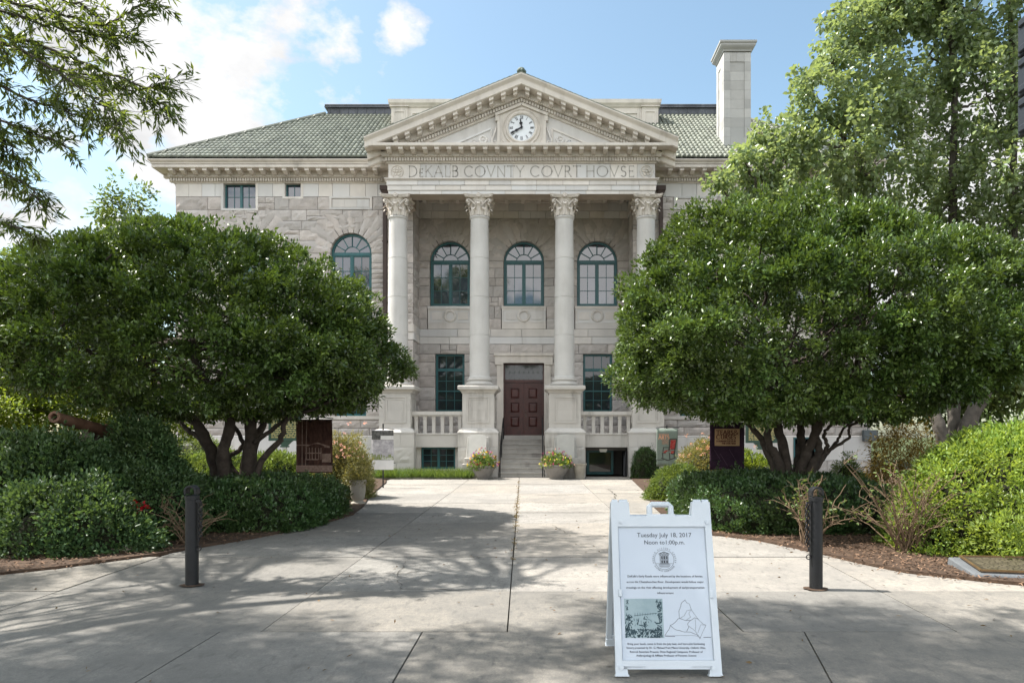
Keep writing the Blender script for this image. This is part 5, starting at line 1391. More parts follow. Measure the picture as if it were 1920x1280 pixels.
# bright small tree behind the left bed
yl=[((X(px,Y),Y,Z(py,Y)),r_) for px,py,Y,r_ in ((40,770,17,1.2),(120,720,17.5,1.3),(220,735,18,1.2),(300,760,18,.95),(60,690,18,1.3),(160,800,18.5,1.0),(-40,760,17,1.3),(260,800,19,.9),(330,790,19,.6),(-100,700,17.5,1.3))]
lobed_tree('small_tree','small yellow green tree lit from behind, beyond the shrubs and the cannon',(X(150,18),18.),[([(X(150,18),18,0),(X(150,18),18,1.2),(X(120,18),17.8,2.6)],.09,.04),([(X(150,18),18,.5),(X(210,18),18,1.5),(X(270,18),18,2.5)],.06,.03)],yl,yellowleaf,141,.095,.06,22,.22,90,bark_grey)
def far(label,px,Y,top,R,seed,mat=farl,n=16,name='shade_tree'):
    x=X(px,Y); r=np.random.default_rng(seed); h=Z(top,Y); L_=[]
    for k in range(n):
        a=r.uniform(0,2*PI); q=R*r.uniform(0,.8); z=h*r.uniform(.38,.86); s=R*r.uniform(.35,.5)*(1.15-.4*z/h)
        L_.append(((x+q*cos(a)*(1.2-.7*z/h),Y+q*sin(a)*(1.2-.7*z/h),z),s))
    L_.append(((x,Y,h-R*.3),R*.36))
    lobed_tree(name,label,(x,Y),[([(x,Y,0),(x,Y,h*.3),(x+.2,Y,h*.6),(x,Y,h*.85)],.35,.08)],L_,mat,seed,.24,.13,22,.55,16,bark_grey,group='trees beyond the courthouse corner')
far('tall pale green tree rising past the eaves corner of the courthouse',245,42,345,4.6,151)
far('broad green tree beyond the shaded clipped tree, next to the tall pale tree',40,46,470,5.5,153)
far('green tree far beyond the small yellow green tree and the cannon',-160,38,520,4.5,155)
far('tall green tree far behind the maple and the traffic signal',2060,40,420,5,157)

far('low dark green tree beyond the courthouse end, behind the maple stems',1790,31,600,3.6,161,n=14)
far('dense green tree beyond the maple, above the sunlit azalea mound',1930,27,560,3.4,163,n=14)
# weeds in the open joint of the walk, and a few fallen leaves
rb=np.random.default_rng(33); P=[];D=[]
for a,b_,n in ((8.8,12,16),(12,17,75),(17,24,40)):
    for k in range(n):
        y=rb.uniform(a,b_); x=LONG[3](y)+rb.normal()*.02
        for q in range(5): P.append((x+rb.normal()*.02,y+rb.normal()*.03,.0)); D.append((rb.normal()*.7,rb.normal()*.7,.7))
o=leaf_mesh('joint_weeds',np.array(P),np.array(D),.035,.010,leafmat('dry_weed',(.16,.10,.05),(.22,.17,.07),.6,.2,.2),None,4); tag(o,'dry weeds sprouting along the middle joint of the walk','weeds',kind='stuff')
P=np.stack([rb.uniform(-6,6.5,260),rb.uniform(3.5,14,260),np.full(260,.012)],1); D=np.stack([rb.normal(size=260),rb.normal(size=260),rb.normal(size=260)*.12],1)
o=leaf_mesh('fallen_leaves',P,D,.045,.018,leafmat('dead_leaf',(.09,.055,.03),(.20,.14,.07),.7,.1,.2),None,5); tag(o,'small dry leaves scattered over the concrete','leaves',kind='stuff')
# ================================================================== STREET THINGS
# ---- bollards
def bollard(px,py,lab,side,chz):
    x,y=G(px,py); t=thing('bollard',(x,y,0),lab,'bollard','black bollards at the edge of the walk')
    m=MB(); m.lathe([(0,0),(.066,.0),(.066,.915),(.073,.918),(.073,.955),(.066,.96),(0,.96)],(x,y,0),24); m.build('post',bollard_m,t,smooth=True,auto=40)
    m=MB()
    # looped iron eye on the top
    vs=[];n=22
    for i in range(n+1):
        a=-.15*PI+1.3*PI*i/n
        for r_,yy in ((.045,-.05),(.066,-.05),(.066,.05),(.045,.05)): vs.append((x+r_*cos(a),y+yy,1.0+r_*sin(a)))
    m.add(vs,[(i*4+j,(i+1)*4+j,(i+1)*4+(j+1)%4,i*4+(j+1)%4) for i in range(n) for j in range(4)]+[(3,2,1,0),(n*4,n*4+1,n*4+2,n*4+3)])
    m.build('eye',bollard_m,t,bevel=.003)
    m=MB(); vs=[(x+(.085+.03*RND.random())*cos(k*PI/12)*1.25,y+(.085+.03*RND.random())*sin(k*PI/12),.009) for k in range(24)]; m.add(vs+[(x,y,.02)],[(k,(k+1)%24,24) for k in range(24)]); m.build('dirt_collar',soil_m,t)
    m=MB(); cx=x+side*.088; yy=y-.03
    m.bar((x+side*.06,yy,.90),(cx+side*.02,yy,.90),.025)
    def link(z,k,dx=0):
        P=[]
        for i in range(11):
            a=2*PI*i/10; p=(.012*cos(a),0,.024*sin(a)) if k%2==0 else (0,.012*cos(a),.024*sin(a)); P.append((cx+dx+p[0],yy+p[1],z+p[2]))
        m.tube(P,.0045,5,False)
    L=int((.88-chz)/.036)
    for k in range(L): link(.885-k*.036,k,.0)
    for k in range(L-2): link(.875-k*.036,k+1,side*.024)
    P=[(cx+.024*cos(a),yy,chz-.02+.024*sin(a)) for a in np.linspace(0,2*PI,14)]; m.tube(P,.006,5,False)
    m.build('chain',M('dark_chain',(.03,.03,.032),.45,.2,20,0,metal=.6),t)
    return t
bollard(360,1097,'black steel bollard with a hanging chain in the tree shade near the flagstone',1,.42)
bollard(1530,1104,'worn black bollard with a hanging chain in the sun near the bronze plaque',-1,.36)
# ---- lettering helper
def text2d(s):
    cu=bpy.data.curves.new('t','FONT'); cu.body=s; cu.size=1.; cu.resolution_u=3
    o=bpy.data.objects.new('t',cu); C.objects.link(o); bpy.context.view_layer.update()
    me=o.evaluated_get(bpy.context.evaluated_depsgraph_get()).to_mesh()
    v=[(p.co.x,p.co.y) for p in me.vertices]; f=[tuple(p.vertices) for p in me.polygons]
    o.to_mesh_clear(); bpy.data.objects.remove(o); bpy.data.curves.remove(cu); return v,f
def put_text(mb,s,x0,x1,zb,y,h=None,put=None,bold=0):
    """fit the string between x0 and x1 on base line zb (uniform scale unless h gives the em height)"""
    v,f=text2d(s); a=min(p[0] for p in v);b=max(p[0] for p in v); sx=(x1-x0)/(b-a); sz=h if h else sx
    for dx in ((0,) if not bold else (-bold,bold)):
        mb.add([(x0+(p[0]-a)*sx+dx,y-(abs(dx)*.5),zb+p[1]*sz) for p in v],f)
# ---- folding sign board
SX0,SWD=.503,.704
AY,AZ,FY=4.945,1.118,4.60      # apex, front foot
tl=math.atan2(AY-FY,AZ); SL_=math.hypot(AY-FY,AZ)
def su(cx_,cy_):               # pixel of the 3.557x crop -> (u,v) on the front leaf
    px=1100+cx_/3.557; py=920+cy_/3.557
    k=(py-CY)/F                # z=H-k*Y ; Y=FY+sin*v ; z=cos*v
    v=(H-k*FY)/(cos(tl)+k*sin(tl)); Y=FY+sin(tl)*v
    return (X(px,Y)-SX0,v)
t=thing('folding_sign',(SX0+SWD/2,AY,0),'white folding sign board with printed event notice standing on the walk','sign')
def leafM(front=True):
    if front: return Matrix.Translation((SX0,FY,0))@Matrix.Rotation(-tl,4,'X')
    return Matrix.Translation((SX0,2*AY-FY-.0,0))@Matrix.Rotation(tl,4,'X')
def rrect(x0,x1,z0,z1,r,n=4):
    P=[]
    for cx_,cz_,a in ((x1-r,z0+r,-90),(x1-r,z1-r,0),(x0+r,z1-r,90),(x0+r,z0+r,180)):
        for i in range(n+1): P.append((cx_+r*cos(rad(a+90*i/n)),cz_+r*sin(rad(a+90*i/n))))
    return P
def leaf_panel(front):
    m=MB(); W_=SWD; T=.045
    L=SL_; y0,y1=-T/2,T/2
    top=L-.10
    # outer frame as bars with rounded look, recessed panel inside
    m.prism([(0,.07),(W_,.07),(W_,top),(0,top)],-.004,.012)
    m.box(0,.045,y0,y1,.065,top); m.box(W_-.045,W_,y0,y1,.065,top); m.box(.045,W_-.045,y0,y1,.045,.10); m.box(.045,W_-.045,y0,y1,top-.075,top)
    m.frust(0,.085,y0,y1,0,0,.075,y0,y1,.065); m.frust(W_-.085,W_,y0,y1,0,W_-.075,W_,y0,y1,.065)
    m.box(-.004,.088,y0-.006,y1+.004,0,.012); m.box(W_-.088,W_+.004,y0-.006,y1+.004,0,.012)
    m.box(.075,.20,y0,y1,.052,.065) ; m.box(W_-.2,W_-.075,y0,y1,.052,.065)
    m.frust(0,.135,y0,y1,top,0,.128,y0,y1,L); m.frust(W_-.135,W_,y0,y1,top,W_-.128,W_,y0,y1,L)
    # grip
    if front:
        g0,g1=.262,.442
        pts=[(g0+.014,0,top),(g0+.014,0,L-.03),(g0+.03,0,L-.014),(g1-.03,0,L-.014),(g1-.014,0,L-.03),(g1-.014,0,top)]
        m.tube(pts,[.021]*6,8); m.box(g0-.01,g1+.01,y0+.002,y1-.002,top-.001,top+.014)
    return m
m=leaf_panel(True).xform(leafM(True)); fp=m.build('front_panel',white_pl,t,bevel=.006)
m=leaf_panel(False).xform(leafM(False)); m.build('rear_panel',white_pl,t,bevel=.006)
m=MB()
for a,b_ in ((.01,.05),(.06,.12),(.59,.64),(.65,.695)): m.tube([(SX0+a,AY,AZ-.0),(SX0+b_,AY,AZ-.0)],.022,10)
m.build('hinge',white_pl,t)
m=MB()
for u,v in (su(228,208),su(800,212),su(230,1175),su(840,1182)): m.lathe([(.016,-.03),(.016,-.024),(.0,-.022)],(u,0,v),12,axis='y'); m.lathe([(0,-.031),(.016,-.03)],(u,0,v),12,axis='y')
for u,v in (su(222,680),su(828,690)): m.box(u-.012,u+.012,-.034,-.02,v-.025,v+.025)
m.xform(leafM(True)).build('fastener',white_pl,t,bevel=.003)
# printed sheet
m=MB(); u0,v0=su(232,1140); u1,v1=su(818,252)
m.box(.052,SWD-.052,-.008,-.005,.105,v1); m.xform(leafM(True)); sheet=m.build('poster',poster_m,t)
m=MB(); ys=-.0095
def line(s,ax,bx,yb,h=None,bold=0):
    (a,v)=su(ax,yb);(b,_)=su(bx,yb); put_text(m,s,a,b,v,ys,h,bold=bold)
line('Tuesday July 18, 2017',335,697,308); line('Noon to1:00p.m.',384,652,356)
line("DeKalb's Early Roads were influenced by the locations of ferries",272,770,575,bold=.0003)
line('across the Chattahoochee River. Development would follow major',266,779,612,bold=.0003)
line('crossings on the river affecting development of earlytransportation',262,783,650,bold=.0003)
line('infrastructure',470,578,686,bold=.0003)
line('Bring your lunch, come in from the July heat, and learn,this fascinating',272,786,1024,bold=.0003)
line('history presented by Dr. G. Michael Pratt Miami University, Oxford, Ohio.',266,792,1050,bold=.0003)
line('Retired Associate Provost, Dean Regional Campuses, Professor of',288,772,1077,bold=.0003)
line('Anthropology & Affiliate Professor of Forensic Science',330,730,1102,bold=.0003)
# round emblem: ring, columned front, lettering round it
(ec,ev)=su(516,458)
def ringq(r0,r1,n=48):
    for i in range(n):
        a=2*PI*i/n;b=2*PI*(i+1)/n
        m.quad((ec+r0*cos(a),ys,ev+r0*sin(a)),(ec+r1*cos(a),ys,ev+r1*sin(a)),(ec+r1*cos(b),ys,ev+r1*sin(b)),(ec+r0*cos(b),ys,ev+r0*sin(b)))
K=.001
ringq(.0665,.0685)
def ch_arc(s,R,a0,a1,inward):
    n=len(s); 
    for i,c in enumerate(s):
        if c==' ': continue
        a=rad(a0+(a1-a0)*(i+.5)/n); v,f=text2d(c); w=max(p[0] for p in v)+min(p[0] for p in v); sc=.0145
        er=Vector((cos(a),sin(a)));et=Vector((sin(a),-cos(a)))
        if inward: er2,et2=-er,-et
        else: er2,et2=er,et
        base=Vector((ec,ev))+er*(R if not inward else R+.0105)
        q=[base+et2*((p[0]-w/2)*sc)+er2*(p[1]*sc) for p in v]; m.add([(p.x,ys,p.y) for p in q],f)
ch_arc('DEKALB HISTORY CENTER',.0735,200,-20,False); ch_arc('HISTORIC COURTHOUSE',.0735,212,328,True)
def rq(a,b,c,d): m.quad((ec+a*K,ys,ev+c*K),(ec+b*K,ys,ev+c*K),(ec+b*K,ys,ev+d*K),(ec+a*K,ys,ev+d*K))
rq(-58,58,-28,-26);rq(-42,42,-38,-35.5);rq(-38,38,-46,-43.5);rq(-30,30,-52,-50);rq(-38,38,-32,-30)
m.quad((ec-.038,ys,ev+.038),(ec+.038,ys,ev+.038),(ec+.038,ys,ev+.042),(ec-.038,ys,ev+.042)); m.quad((ec-.04,ys,ev+.04),(ec,ys,ev+.056),(ec,ys,ev+.051),(ec-.03,ys,ev+.04)); m.quad((ec+.04,ys,ev+.04),(ec+.03,ys,ev+.04),(ec,ys,ev+.051),(ec,ys,ev+.056)); rq(-3,3,43,48); rq(-34,34,31,34)
for x in (-30,-12.5,4.5,22): rq(x,x+2.,-26,31); rq(x+5.5,x+7.5,-26,31)
for x in (-20,-3.5,14): 
    rq(x,x+8,-24,-4); rq(x,x+8,2,22)
    for i in range(6): a=PI*i/6;b=PI*(i+1)/6; m.quad((ec+(x+4)*K,ys,ev+.022),(ec+(x+4+4*cos(a))*K,ys,ev+(22+4*sin(a))*K),(ec+(x+4+4*cos(b))*K,ys,ev+(22+4*sin(b))*K),(ec+(x+4)*K,ys,ev+.022))
m.xform(leafM(True)); m.build('lettering',grey_ink,sheet,label=None)
# printed map outline
m=MB()
def pl2(P,w=.0022):
    Q=[su(*p) for p in P]
    Q2=[]
    for a,b_ in zip(Q[:-1],Q[1:]):
        for k in range(3): Q2.append((a[0]+(b_[0]-a[0])*k/3+RND.uniform(-.0015,.0015),a[1]+(b_[1]-a[1])*k/3+RND.uniform(-.0015,.0015)))
    Q2.append(Q[-1])
    for a,b_ in zip(Q2[:-1],Q2[1:]):
        d=Vector((b_[0]-a[0],b_[1]-a[1])); 
        if d.length<1e-6: continue
        n=Vector((-d.y,d.x)).normalized()*w/2
        m.quad((a[0]+n.x,ys,a[1]+n.y),(a[0]-n.x,ys,a[1]-n.y),(b_[0]-n.x,ys,b_[1]-n.y),(b_[0]+n.x,ys,b_[1]+n.y))
pl2([(655,725),(632,745),(622,775),(614,800),(616,850),(608,852),(590,875),(560,895),(545,925),(520,962)]); pl2([(655,725),(665,745),(685,752),(695,790),(720,825),(745,860),(775,885),(795,895),(780,920),(768,950),(750,985)],.0016)
pl2([(520,962),(600,962),(700,962),(740,968),(760,980)],.0014); pl2([(616,850),(650,860),(690,862),(720,845),(745,855)]); pl2([(555,895),(590,925),(620,930),(650,940),(690,940),(745,965)]); pl2([(690,862),(670,885),(680,905),(665,935)])
pl2([(722,855),(725,900),(722,930)],.0014); pl2([(690,790),(665,800),(650,830),(620,848)],.0016); pl2([(695,790),(680,815),(690,840),(660,862)],.0016); pl2([(680,900),(720,930),(755,980)],.0016); pl2([(795,895),(760,890),(740,945)],.0014)
pl2([(522,967),(588,968)],.003); pl2([(778,975),(828,975)],.003)
m.xform(leafM(True)); m.build('map_drawing',grey_ink,sheet)
# printed photograph
m=MB(); a0=su(257,979);a1=su(503,718); m.quad((a0[0],ys,a0[1]),(a1[0],ys,a0[1]),(a1[0],ys,a1[1]),(a0[0],ys,a1[1])); m.xform(leafM(True)); ph=m.build('photograph',flat('faded_photo_print',((.27,.36,.39),(.36,.45,.48)),6),sheet)
m=MB(); yk=-.0105
def su3(x_,y_): u,v=su(x_,y_); return (u,yk,v)
def blot(x0,x1,y0,y1,n,w):
    for k in range(n):
        cx_=RND.uniform(x0,x1);cy_=RND.uniform(y0,y1); L=RND.uniform(6,26); a=RND.gauss(PI/2,.7); dx,dy=L*cos(a)/2,L*sin(a)/2
        cl=lambda q,l,h_: min(max(q,l),h_)
        p=su(cl(cx_-dx,259,500),cl(cy_-dy,721,977)); q=su(cl(cx_+dx,259,500),cl(cy_+dy,721,977)); d=Vector((q[0]-p[0],q[1]-p[1])); 
        if d.length<1e-5: continue
        nn=Vector((-d.y,d.x)).normalized()*w*RND.uniform(.5,1.4)/2
        m.quad((p[0]+nn.x,yk,p[1]+nn.y),(p[0]-nn.x,yk,p[1]-nn.y),(q[0]-nn.x,yk,q[1]-nn.y),(q[0]+nn.x,yk,q[1]+nn.y))
blot(258,502,920,978,150,.007); blot(258,300,830,930,45,.006); blot(470,502,760,930,50,.006); blot(258,275,730,830,14,.004); blot(460,500,725,800,16,.004); blot(300,470,870,900,16,.004); blot(300,420,840,880,14,.003); blot(380,395,845,905,10,.005)
for k in range(9): m.quad(su3(320+k*17,836-k*1.5),su3(322+k*17,836-k*1.5),su3(322+k*17,812+0*k),su3(320+k*17,812))
m.quad(su3(315,832),su3(470,815),su3(470,812),su3(315,829))
m.xform(leafM(True)); m.build('printed_scene',plainmat('photo_dark_ink',(.05,.09,.11)),ph)
# ---- banners on poles
def banner(name,label,px0,px1,py0,py1,Y,mat,poledx=0,ptop=20):
    x0,x1=X(px0,Y),X(px1,Y); z0,z1=Z(py1,Y),Z(py0,Y); xc=(x0+x1)/2+poledx
    t=thing(name,(xc,Y+.06,0),label,'banner','banners on poles beside the walk')
    m=MB(); m.tube([(xc,Y+.06,0),(xc,Y+.06,z1+ptop*Y/F)],.022,10); m.build('pole',black_metal,t)
    m=MB(); m.tube([(x0-.02,Y,z1+.02),(xc,Y+.03,z1+.06),(x1+.02,Y,z1+.02)],.012,6); m.tube([(x0-.05,Y+.02,z0+.2),(x1+.05,Y+.02,z0+.2)],.010,6); m.build('bracket',black_metal,t)
    m=MB(); n=14; k=10; vs=[]
    for j in range(k+1):
        for i in range(n+1):
            u=i/n;w=j/k; vs.append((x0+(x1-x0)*u,Y+.012*sin(u*7+w*2)+.01*sin(w*5),z0+(z1-z0)*w))
    m.add(vs,[(j*(n+1)+i,j*(n+1)+i+1,(j+1)*(n+1)+i+1,(j+1)*(n+1)+i) for j in range(k) for i in range(n)])
    c=m.build('banner_cloth',mat,t,smooth=True)
    sd=c.modifiers.new('s','SOLIDIFY'); sd.thickness=.004
    def at(u,w,e=.006): return (x0+(x1-x0)*u, Y+.012*sin(u*7+w*2)+.01*sin(w*5)-e, z0+(z1-z0)*w)
    return t,c,at
def patch(mb,at,u0,u1,w0,w1,e=.006,sk=0,n=6):
    for i in range(n):
        a=u0+(u1-u0)*i/n;b=u0+(u1-u0)*(i+1)/n
        mb.quad(at(a,w0,e),at(b,w0,e),at(b+sk,w1,e),at(a+sk,w1,e))
# sepia picture
t,c,at=banner('photo_banner','sepia brown photograph banner of a porch among trees, above the clipped hedge',555,623,786,886,15.5,flat('sepia_print',((.035,.015,.012),(.12,.06,.045)),14,.35,.7,(1,1,.35)),.07,26)
m=MB()
for u,w0,w1,wd,sk in ((.15,.10,1,.025,.02),(.25,.1,.98,.02,.05),(.02,.85,.99,.015,.0)): patch(m,at,u,u+wd,w0,w1,.008,sk,1)
m.quad(at(.25,.50,.008),at(.93,.47,.008),at(.93,.50,.008),at(.6,.57,.008)); patch(m,at,0,.35,.51,.53,.008)
for u in (.28,.36,.44,.53,.62,.68): patch(m,at,u,u+.022,.25,.47,.008,0,1)
patch(m,at,.25,.7,.36,.38,.009); patch(m,at,.25,.62,.24,.26,.009)
patch(m,at,.72,.96,.20,.36,.008); patch(m,at,0,1,.02,.14,.007)
m.build('picture',flat('sepia_pale',((.20,.13,.10),(.34,.24,.20)),18),c)
# grey picture
t,c,at=banner('photo_banner','pale black and white photograph banner near the grassy border strip',697,738,806,880,21.,flat('grey_print',((.30,.29,.31),(.55,.53,.55)),9),.0,12)
m=MB(); patch(m,at,0,1,.80,.99,.008); patch(m,at,0,.40,.76,.80,.008); m.build('dark_band',flat('grey_dark',((.05,.05,.05),(.16,.16,.15)),12),c)
m=MB(); patch(m,at,.42,1,.76,.86,.010); patch(m,at,0,1,.0,.24,.008); m.build('pale_band',plainmat('pale_print',(.66,.65,.64)),c)
m=MB()
for k in range(16): u=k/16; patch(m,at,u,u+.05,.25,.25+RND.uniform(.06,.17),.009,RND.uniform(-.03,.03),1)
m.build('printed_grass',plainmat('print_grass',(.22,.26,.10)),c)
m=MB(); stroke_text(m,'RECLAIMED',.46,.95,.255,.05,.012,lambda u,w:at(u,w,.012),serif=0); m.build('lettering',plainmat('white_print',(.75,.75,.73)),c)
# arts banner
t,c,at=banner('arts_banner','sage green arts banner printed with a red rocking chair',1231,1271,803,874,21.,flat('sage_cloth',((.18,.22,.185),(.21,.25,.215)),5),.0,6)
lt=plainmat('pale_orange_print',(.62,.33,.22))
m=MB(); stroke_text(m,'ARTS',.10,.58,.725,.095,.018,lambda u,w:at(u,w,.009),serif=.22,thick=.04); stroke_text(m,'DECORATIVE',.10,.56,.835,.025,.008,lambda u,w:at(u,w,.009),serif=0); stroke_text(m,'FROM THE',.25,.55,.67,.024,.008,lambda u,w:at(u,w,.009),serif=0); stroke_text(m,'HISTORY',.25,.55,.63,.024,.008,lambda u,w:at(u,w,.009),serif=0); stroke_text(m,'CENTER',.25,.55,.59,.024,.008,lambda u,w:at(u,w,.009),serif=0)
m.build('lettering',lt,c)
m=MB()
def ln(p,q,w=.022,e=.010):
    d=Vector((q[0]-p[0],(q[1]-p[1])*1.8)).normalized(); n=Vector((-d.y,d.x/1.8))*w/2; m.quad(at(p[0]+n.x,p[1]+n.y,e),at(p[0]-n.x,p[1]-n.y,e),at(q[0]-n.x,q[1]-n.y,e),at(q[0]+n.x,q[1]+n.y,e))
for p,q in (((.62,.72),(.58,.40)),((.94,.73),(.82,.28)),((.62,.72),(.94,.73)),((.30,.50),(.62,.50)),((.32,.50),(.30,.38)),((.28,.36),(.30,.22)),((.22,.22),(.55,.16)),((.55,.16),(.92,.24)),((.60,.36),(.62,.18)),((.82,.38),(.84,.22)),((.55,.45),(.86,.46)),((.28,.36),(.80,.33))): ln(p,q,.03)
m.build('printed_chair_frame',plainmat('print_dark',(.03,.015,.015)),c)
m=MB(); m.quad(at(.62,.45,.011),at(.84,.46,.011),at(.91,.70,.011),at(.66,.70,.011)); m.quad(at(.30,.36,.011),at(.78,.34,.011),at(.84,.41,.011),at(.42,.43,.011)); m.build('printed_upholstery',flat('red_floral',((.30,.02,.02),(.55,.25,.20)),45,.5,.62),c)
# purple banner
t,c,at=banner('history_banner','dark purple history banner with a tan title panel beside the tree stems',1331,1396,791,880,15.5,flat('purple_cloth',((.032,.014,.030),(.05,.024,.046)),4),.0,3)
m=MB(); patch(m,at,.14,.86,.50,.86,.006); m.build('title_panel',plainmat('tan_print',(.56,.36,.20)),c)
m=MB(); P_=lambda u,w:at(u,w,.009)
stroke_text(m,'TEARS',.19,.66,.74,.085,.011,P_,serif=.22,thick=.022,gap=.18); stroke_text(m,'&',.68,.82,.73,.10,.011,P_,serif=0,thick=.018); stroke_text(m,'CURSES',.19,.74,.645,.085,.011,P_,serif=.22,thick=.022,gap=.18)
stroke_text(m,'A HUMAN FOCUS IN',.19,.74,.585,.032,.008,P_,serif=0,thick=.012); stroke_text(m,'THE CIVIL WAR',.34,.74,.535,.032,.008,P_,serif=0,thick=.012)
m.build('lettering',plainmat('maroon_print',(.12,.02,.02)),c)
m=MB()
for u,w in ((.10,.42),(.30,.30),(.55,.40)):
    ln0=(u,w+.03);ln1=(u+.22,w-.24); m.quad(at(ln0[0],ln0[1],.008),at(ln0[0]+.006,ln0[1],.008),at(ln1[0]+.006,ln1[1],.008),at(ln1[0],ln1[1],.008))
patch(m,at,.15,.35,.03,.045,.008); m.build('pale_crease',plainmat('faded_purple',(.16,.10,.14)),c)
# ---- historical marker signs
def marker(px,py0,py1,Y,lab):
    xc=X(px,Y); w=1.07/2; z1=Z(py0,Y); z0=Z(py1,Y)
    t=thing('historical_marker',(xc,Y,0),lab,'sign','green cast markers on posts')
    m=MB(); m.box(xc-w,xc+w,Y-.03,Y+.03,z0,z1); rect_frame(m,xc-w,xc+w,z0,z1,.05,Y-.045,Y+.045); m.frust(xc-.10,xc+.10,Y-.03,Y+.03,z0-.16,xc-.28,xc+.28,Y-.03,Y+.03,z0); m.box(xc-.14,xc+.14,Y-.05,Y+.05,z0-.22,z0-.16); pn=m.build('panel',marker_green,t)
    m=MB(); n=12
    for k in range(n):
        z=z1-.09-(z1-z0-.16)*k/n; u=xc-w+.09
        while u<xc+w-.12:
            l=RND.uniform(.05,.16); l=min(l,xc+w-.09-u); m.box(u,u+l,Y-.036,Y-.029,z-.030,z); u+=l+.028
    m.build('raised_text',marker_gold,pn)
    m=MB(); m.frust(xc-.075,xc+.075,Y-.075,Y+.075,0,xc-.06,xc+.06,Y-.06,Y+.06,z0-.22); m.build('post',alu,t)
marker(534,776,826,23.4,'green historical marker on a pale post, right behind the sepia photo banner'); marker(1428,788,830,23.4,'green historical marker behind the tree stems next to the purple banner')
# ---- stone vase by the left hedge with its plant
xv,yv=G(671,946)
t=thing('stone_vase',(xv,yv,0),'ornate cast stone vase at the corner of the clipped hedge','vase')
m=MB(); m.lathe([(0,0),(.17,0),(.175,.05),(.12,.08),(.115,.11),(.15,.16),(.17,.30),(.175,.45),(.20,.50),(.205,.57),(.18,.58),(.165,.52),(0,.50)],(xv,yv,0),30)
m.build('vase',castst,t,smooth=True,auto=40)
shrub('vase_plant','straggly pink and green plant growing in the stone vase','plant',(xv,yv),.30,.30,.75,lant,150,16,.08,.02,171,z0=.50,docore=False,shell=(.2,1.1),crad=.1)
# ---- bronze plaque on its granite slab, lower right
pq=[G(1812,1083),(G(1815,1092)[0],7.42),(X(1975,7.15),7.15),(X(1975,8.25),8.22),G(1826,1052)]
t=thing('ground_plaque',(5.2,7.7,0),'bronze plaque on a rough granite slab lying beside the mulch bed','plaque')
m=MB(); x0,x1,ya,yb_=4.80,5.9,7.66,8.42
m.add([(x0,ya,0),(x1,ya-.22,0),(x1,yb_-.12,0),(x0+.14,yb_,0),(x0+.02,ya+.03,.06),(x1,ya-.19,.06),(x1,yb_-.12,.12),(x0+.16,yb_,.12)],[(3,2,1,0),(4,5,6,7),(0,1,5,4),(1,2,6,5),(2,3,7,6),(3,0,4,7)]); m.build('slab',granite,t,bevel=.012)
def pp(u,w,e=0): 
    xa=x0+.12+.13*w+(x1-x0-.2-.13*w)*u; y=ya+.07-.2*u+(yb_-ya-.16+.12*u*1)*w; return (xa,y,.069+.053*w+e)
m=MB(); A=[pp(0,0),pp(1,0),pp(1,1),pp(0,1)]; B=[pp(0,0,.02),pp(1,0,.02),pp(1,1,.02),pp(0,1,.02)]; m.add(A+B,[(4,5,6,7),(0,1,5,4),(1,2,6,5),(2,3,7,6),(3,0,4,7)]); pl_=m.build('bronze_plate',bronze,t)
m=MB()
for a,b_ in (((0,0),(1,0)),((1,0),(1,1)),((1,1),(0,1)),((0,1),(0,0))): m.bar(pp(*a,.025),pp(*b_,.025),.02)
m.build('rim',M('worn_bronze_rim',(.22,.14,.07),.4,.2,8,.1,40,metal=.6),pl_)
m=MB()
for k in range(9):
    w=.12+.09*k; u=.08
    while u<.9: 
        l=RND.uniform(.03,.10); m.quad(pp(u,w,.0225),pp(min(.93,u+l),w,.0225),pp(min(.93,u+l),w+.035,.0225),pp(u,w+.035,.0225)); u+=l+.02
m.build('raised_text',M('bronze_letters',(.22,.19,.13),.5,.2,8,0,metal=.4),pl_)
# flagstone lying in the left mulch
t=MB(); P=[G(132,1028),G(165,1020),G(205,1020),G(255,1034),G(235,1040),G(180,1036)]
t.zprism([(x,y) for x,y in P][::-1],.03,.075); o=t.build('flagstone',M('pale_flagstone',(.30,.26,.20),.9,.25,5,.4,25,speck=.3),bevel=.012); tag(o,'flat pale flagstone lying in the shaded mulch below the shrubs','stone')
# ---- cannon
cb=Vector((X(101,10.4),10.4,Z(781,10.4))); ce=Vector((X(200,11.7),11.7,Z(808,11.7))); dr=(ce-cb).normalized()
t=thing('cannon',(ce.x,ce.y+.4,0),'old rusty cannon whose barrel points out over the shrubs','cannon')
m=MB(); Lc=2.3; rot=dr.to_track_quat('Z','Y').to_matrix().to_4x4()
m.lathe([(.048,.22),(.05,.0),(.062,-.005),(.088,0),(.093,.015),(.093,.05),(.082,.07),(.08,.10),(.095,Lc*.5),(.115,Lc*.55),(.13,Lc*.95),(.135,Lc),(.06,Lc+.05),(.07,Lc+.1),(0,Lc+.14)],(0,0,0),28); m.lathe([(.048,.22),(0,.22)],(0,0,0),28)
m.xform(Matrix.Translation(cb)@rot); m.build('barrel',rust,t,smooth=True,auto=40)
mid=cb+dr*1.35; side=Vector((dr.y,-dr.x,0)).normalized(); fw_=Vector((dr.x,dr.y,0)).normalized()
m=MB(); m.tube([mid-side*.42+Vector((0,0,-.0)),mid+side*.42],.05,10)
for s in (-1,1): m.bar(mid+side*.2*s+Vector((0,0,-.05)),mid+side*.2*s+fw_*1.9+Vector((0,0,-mid.z+.15)),.12,.22)
m.build('carriage',wood_old,t)
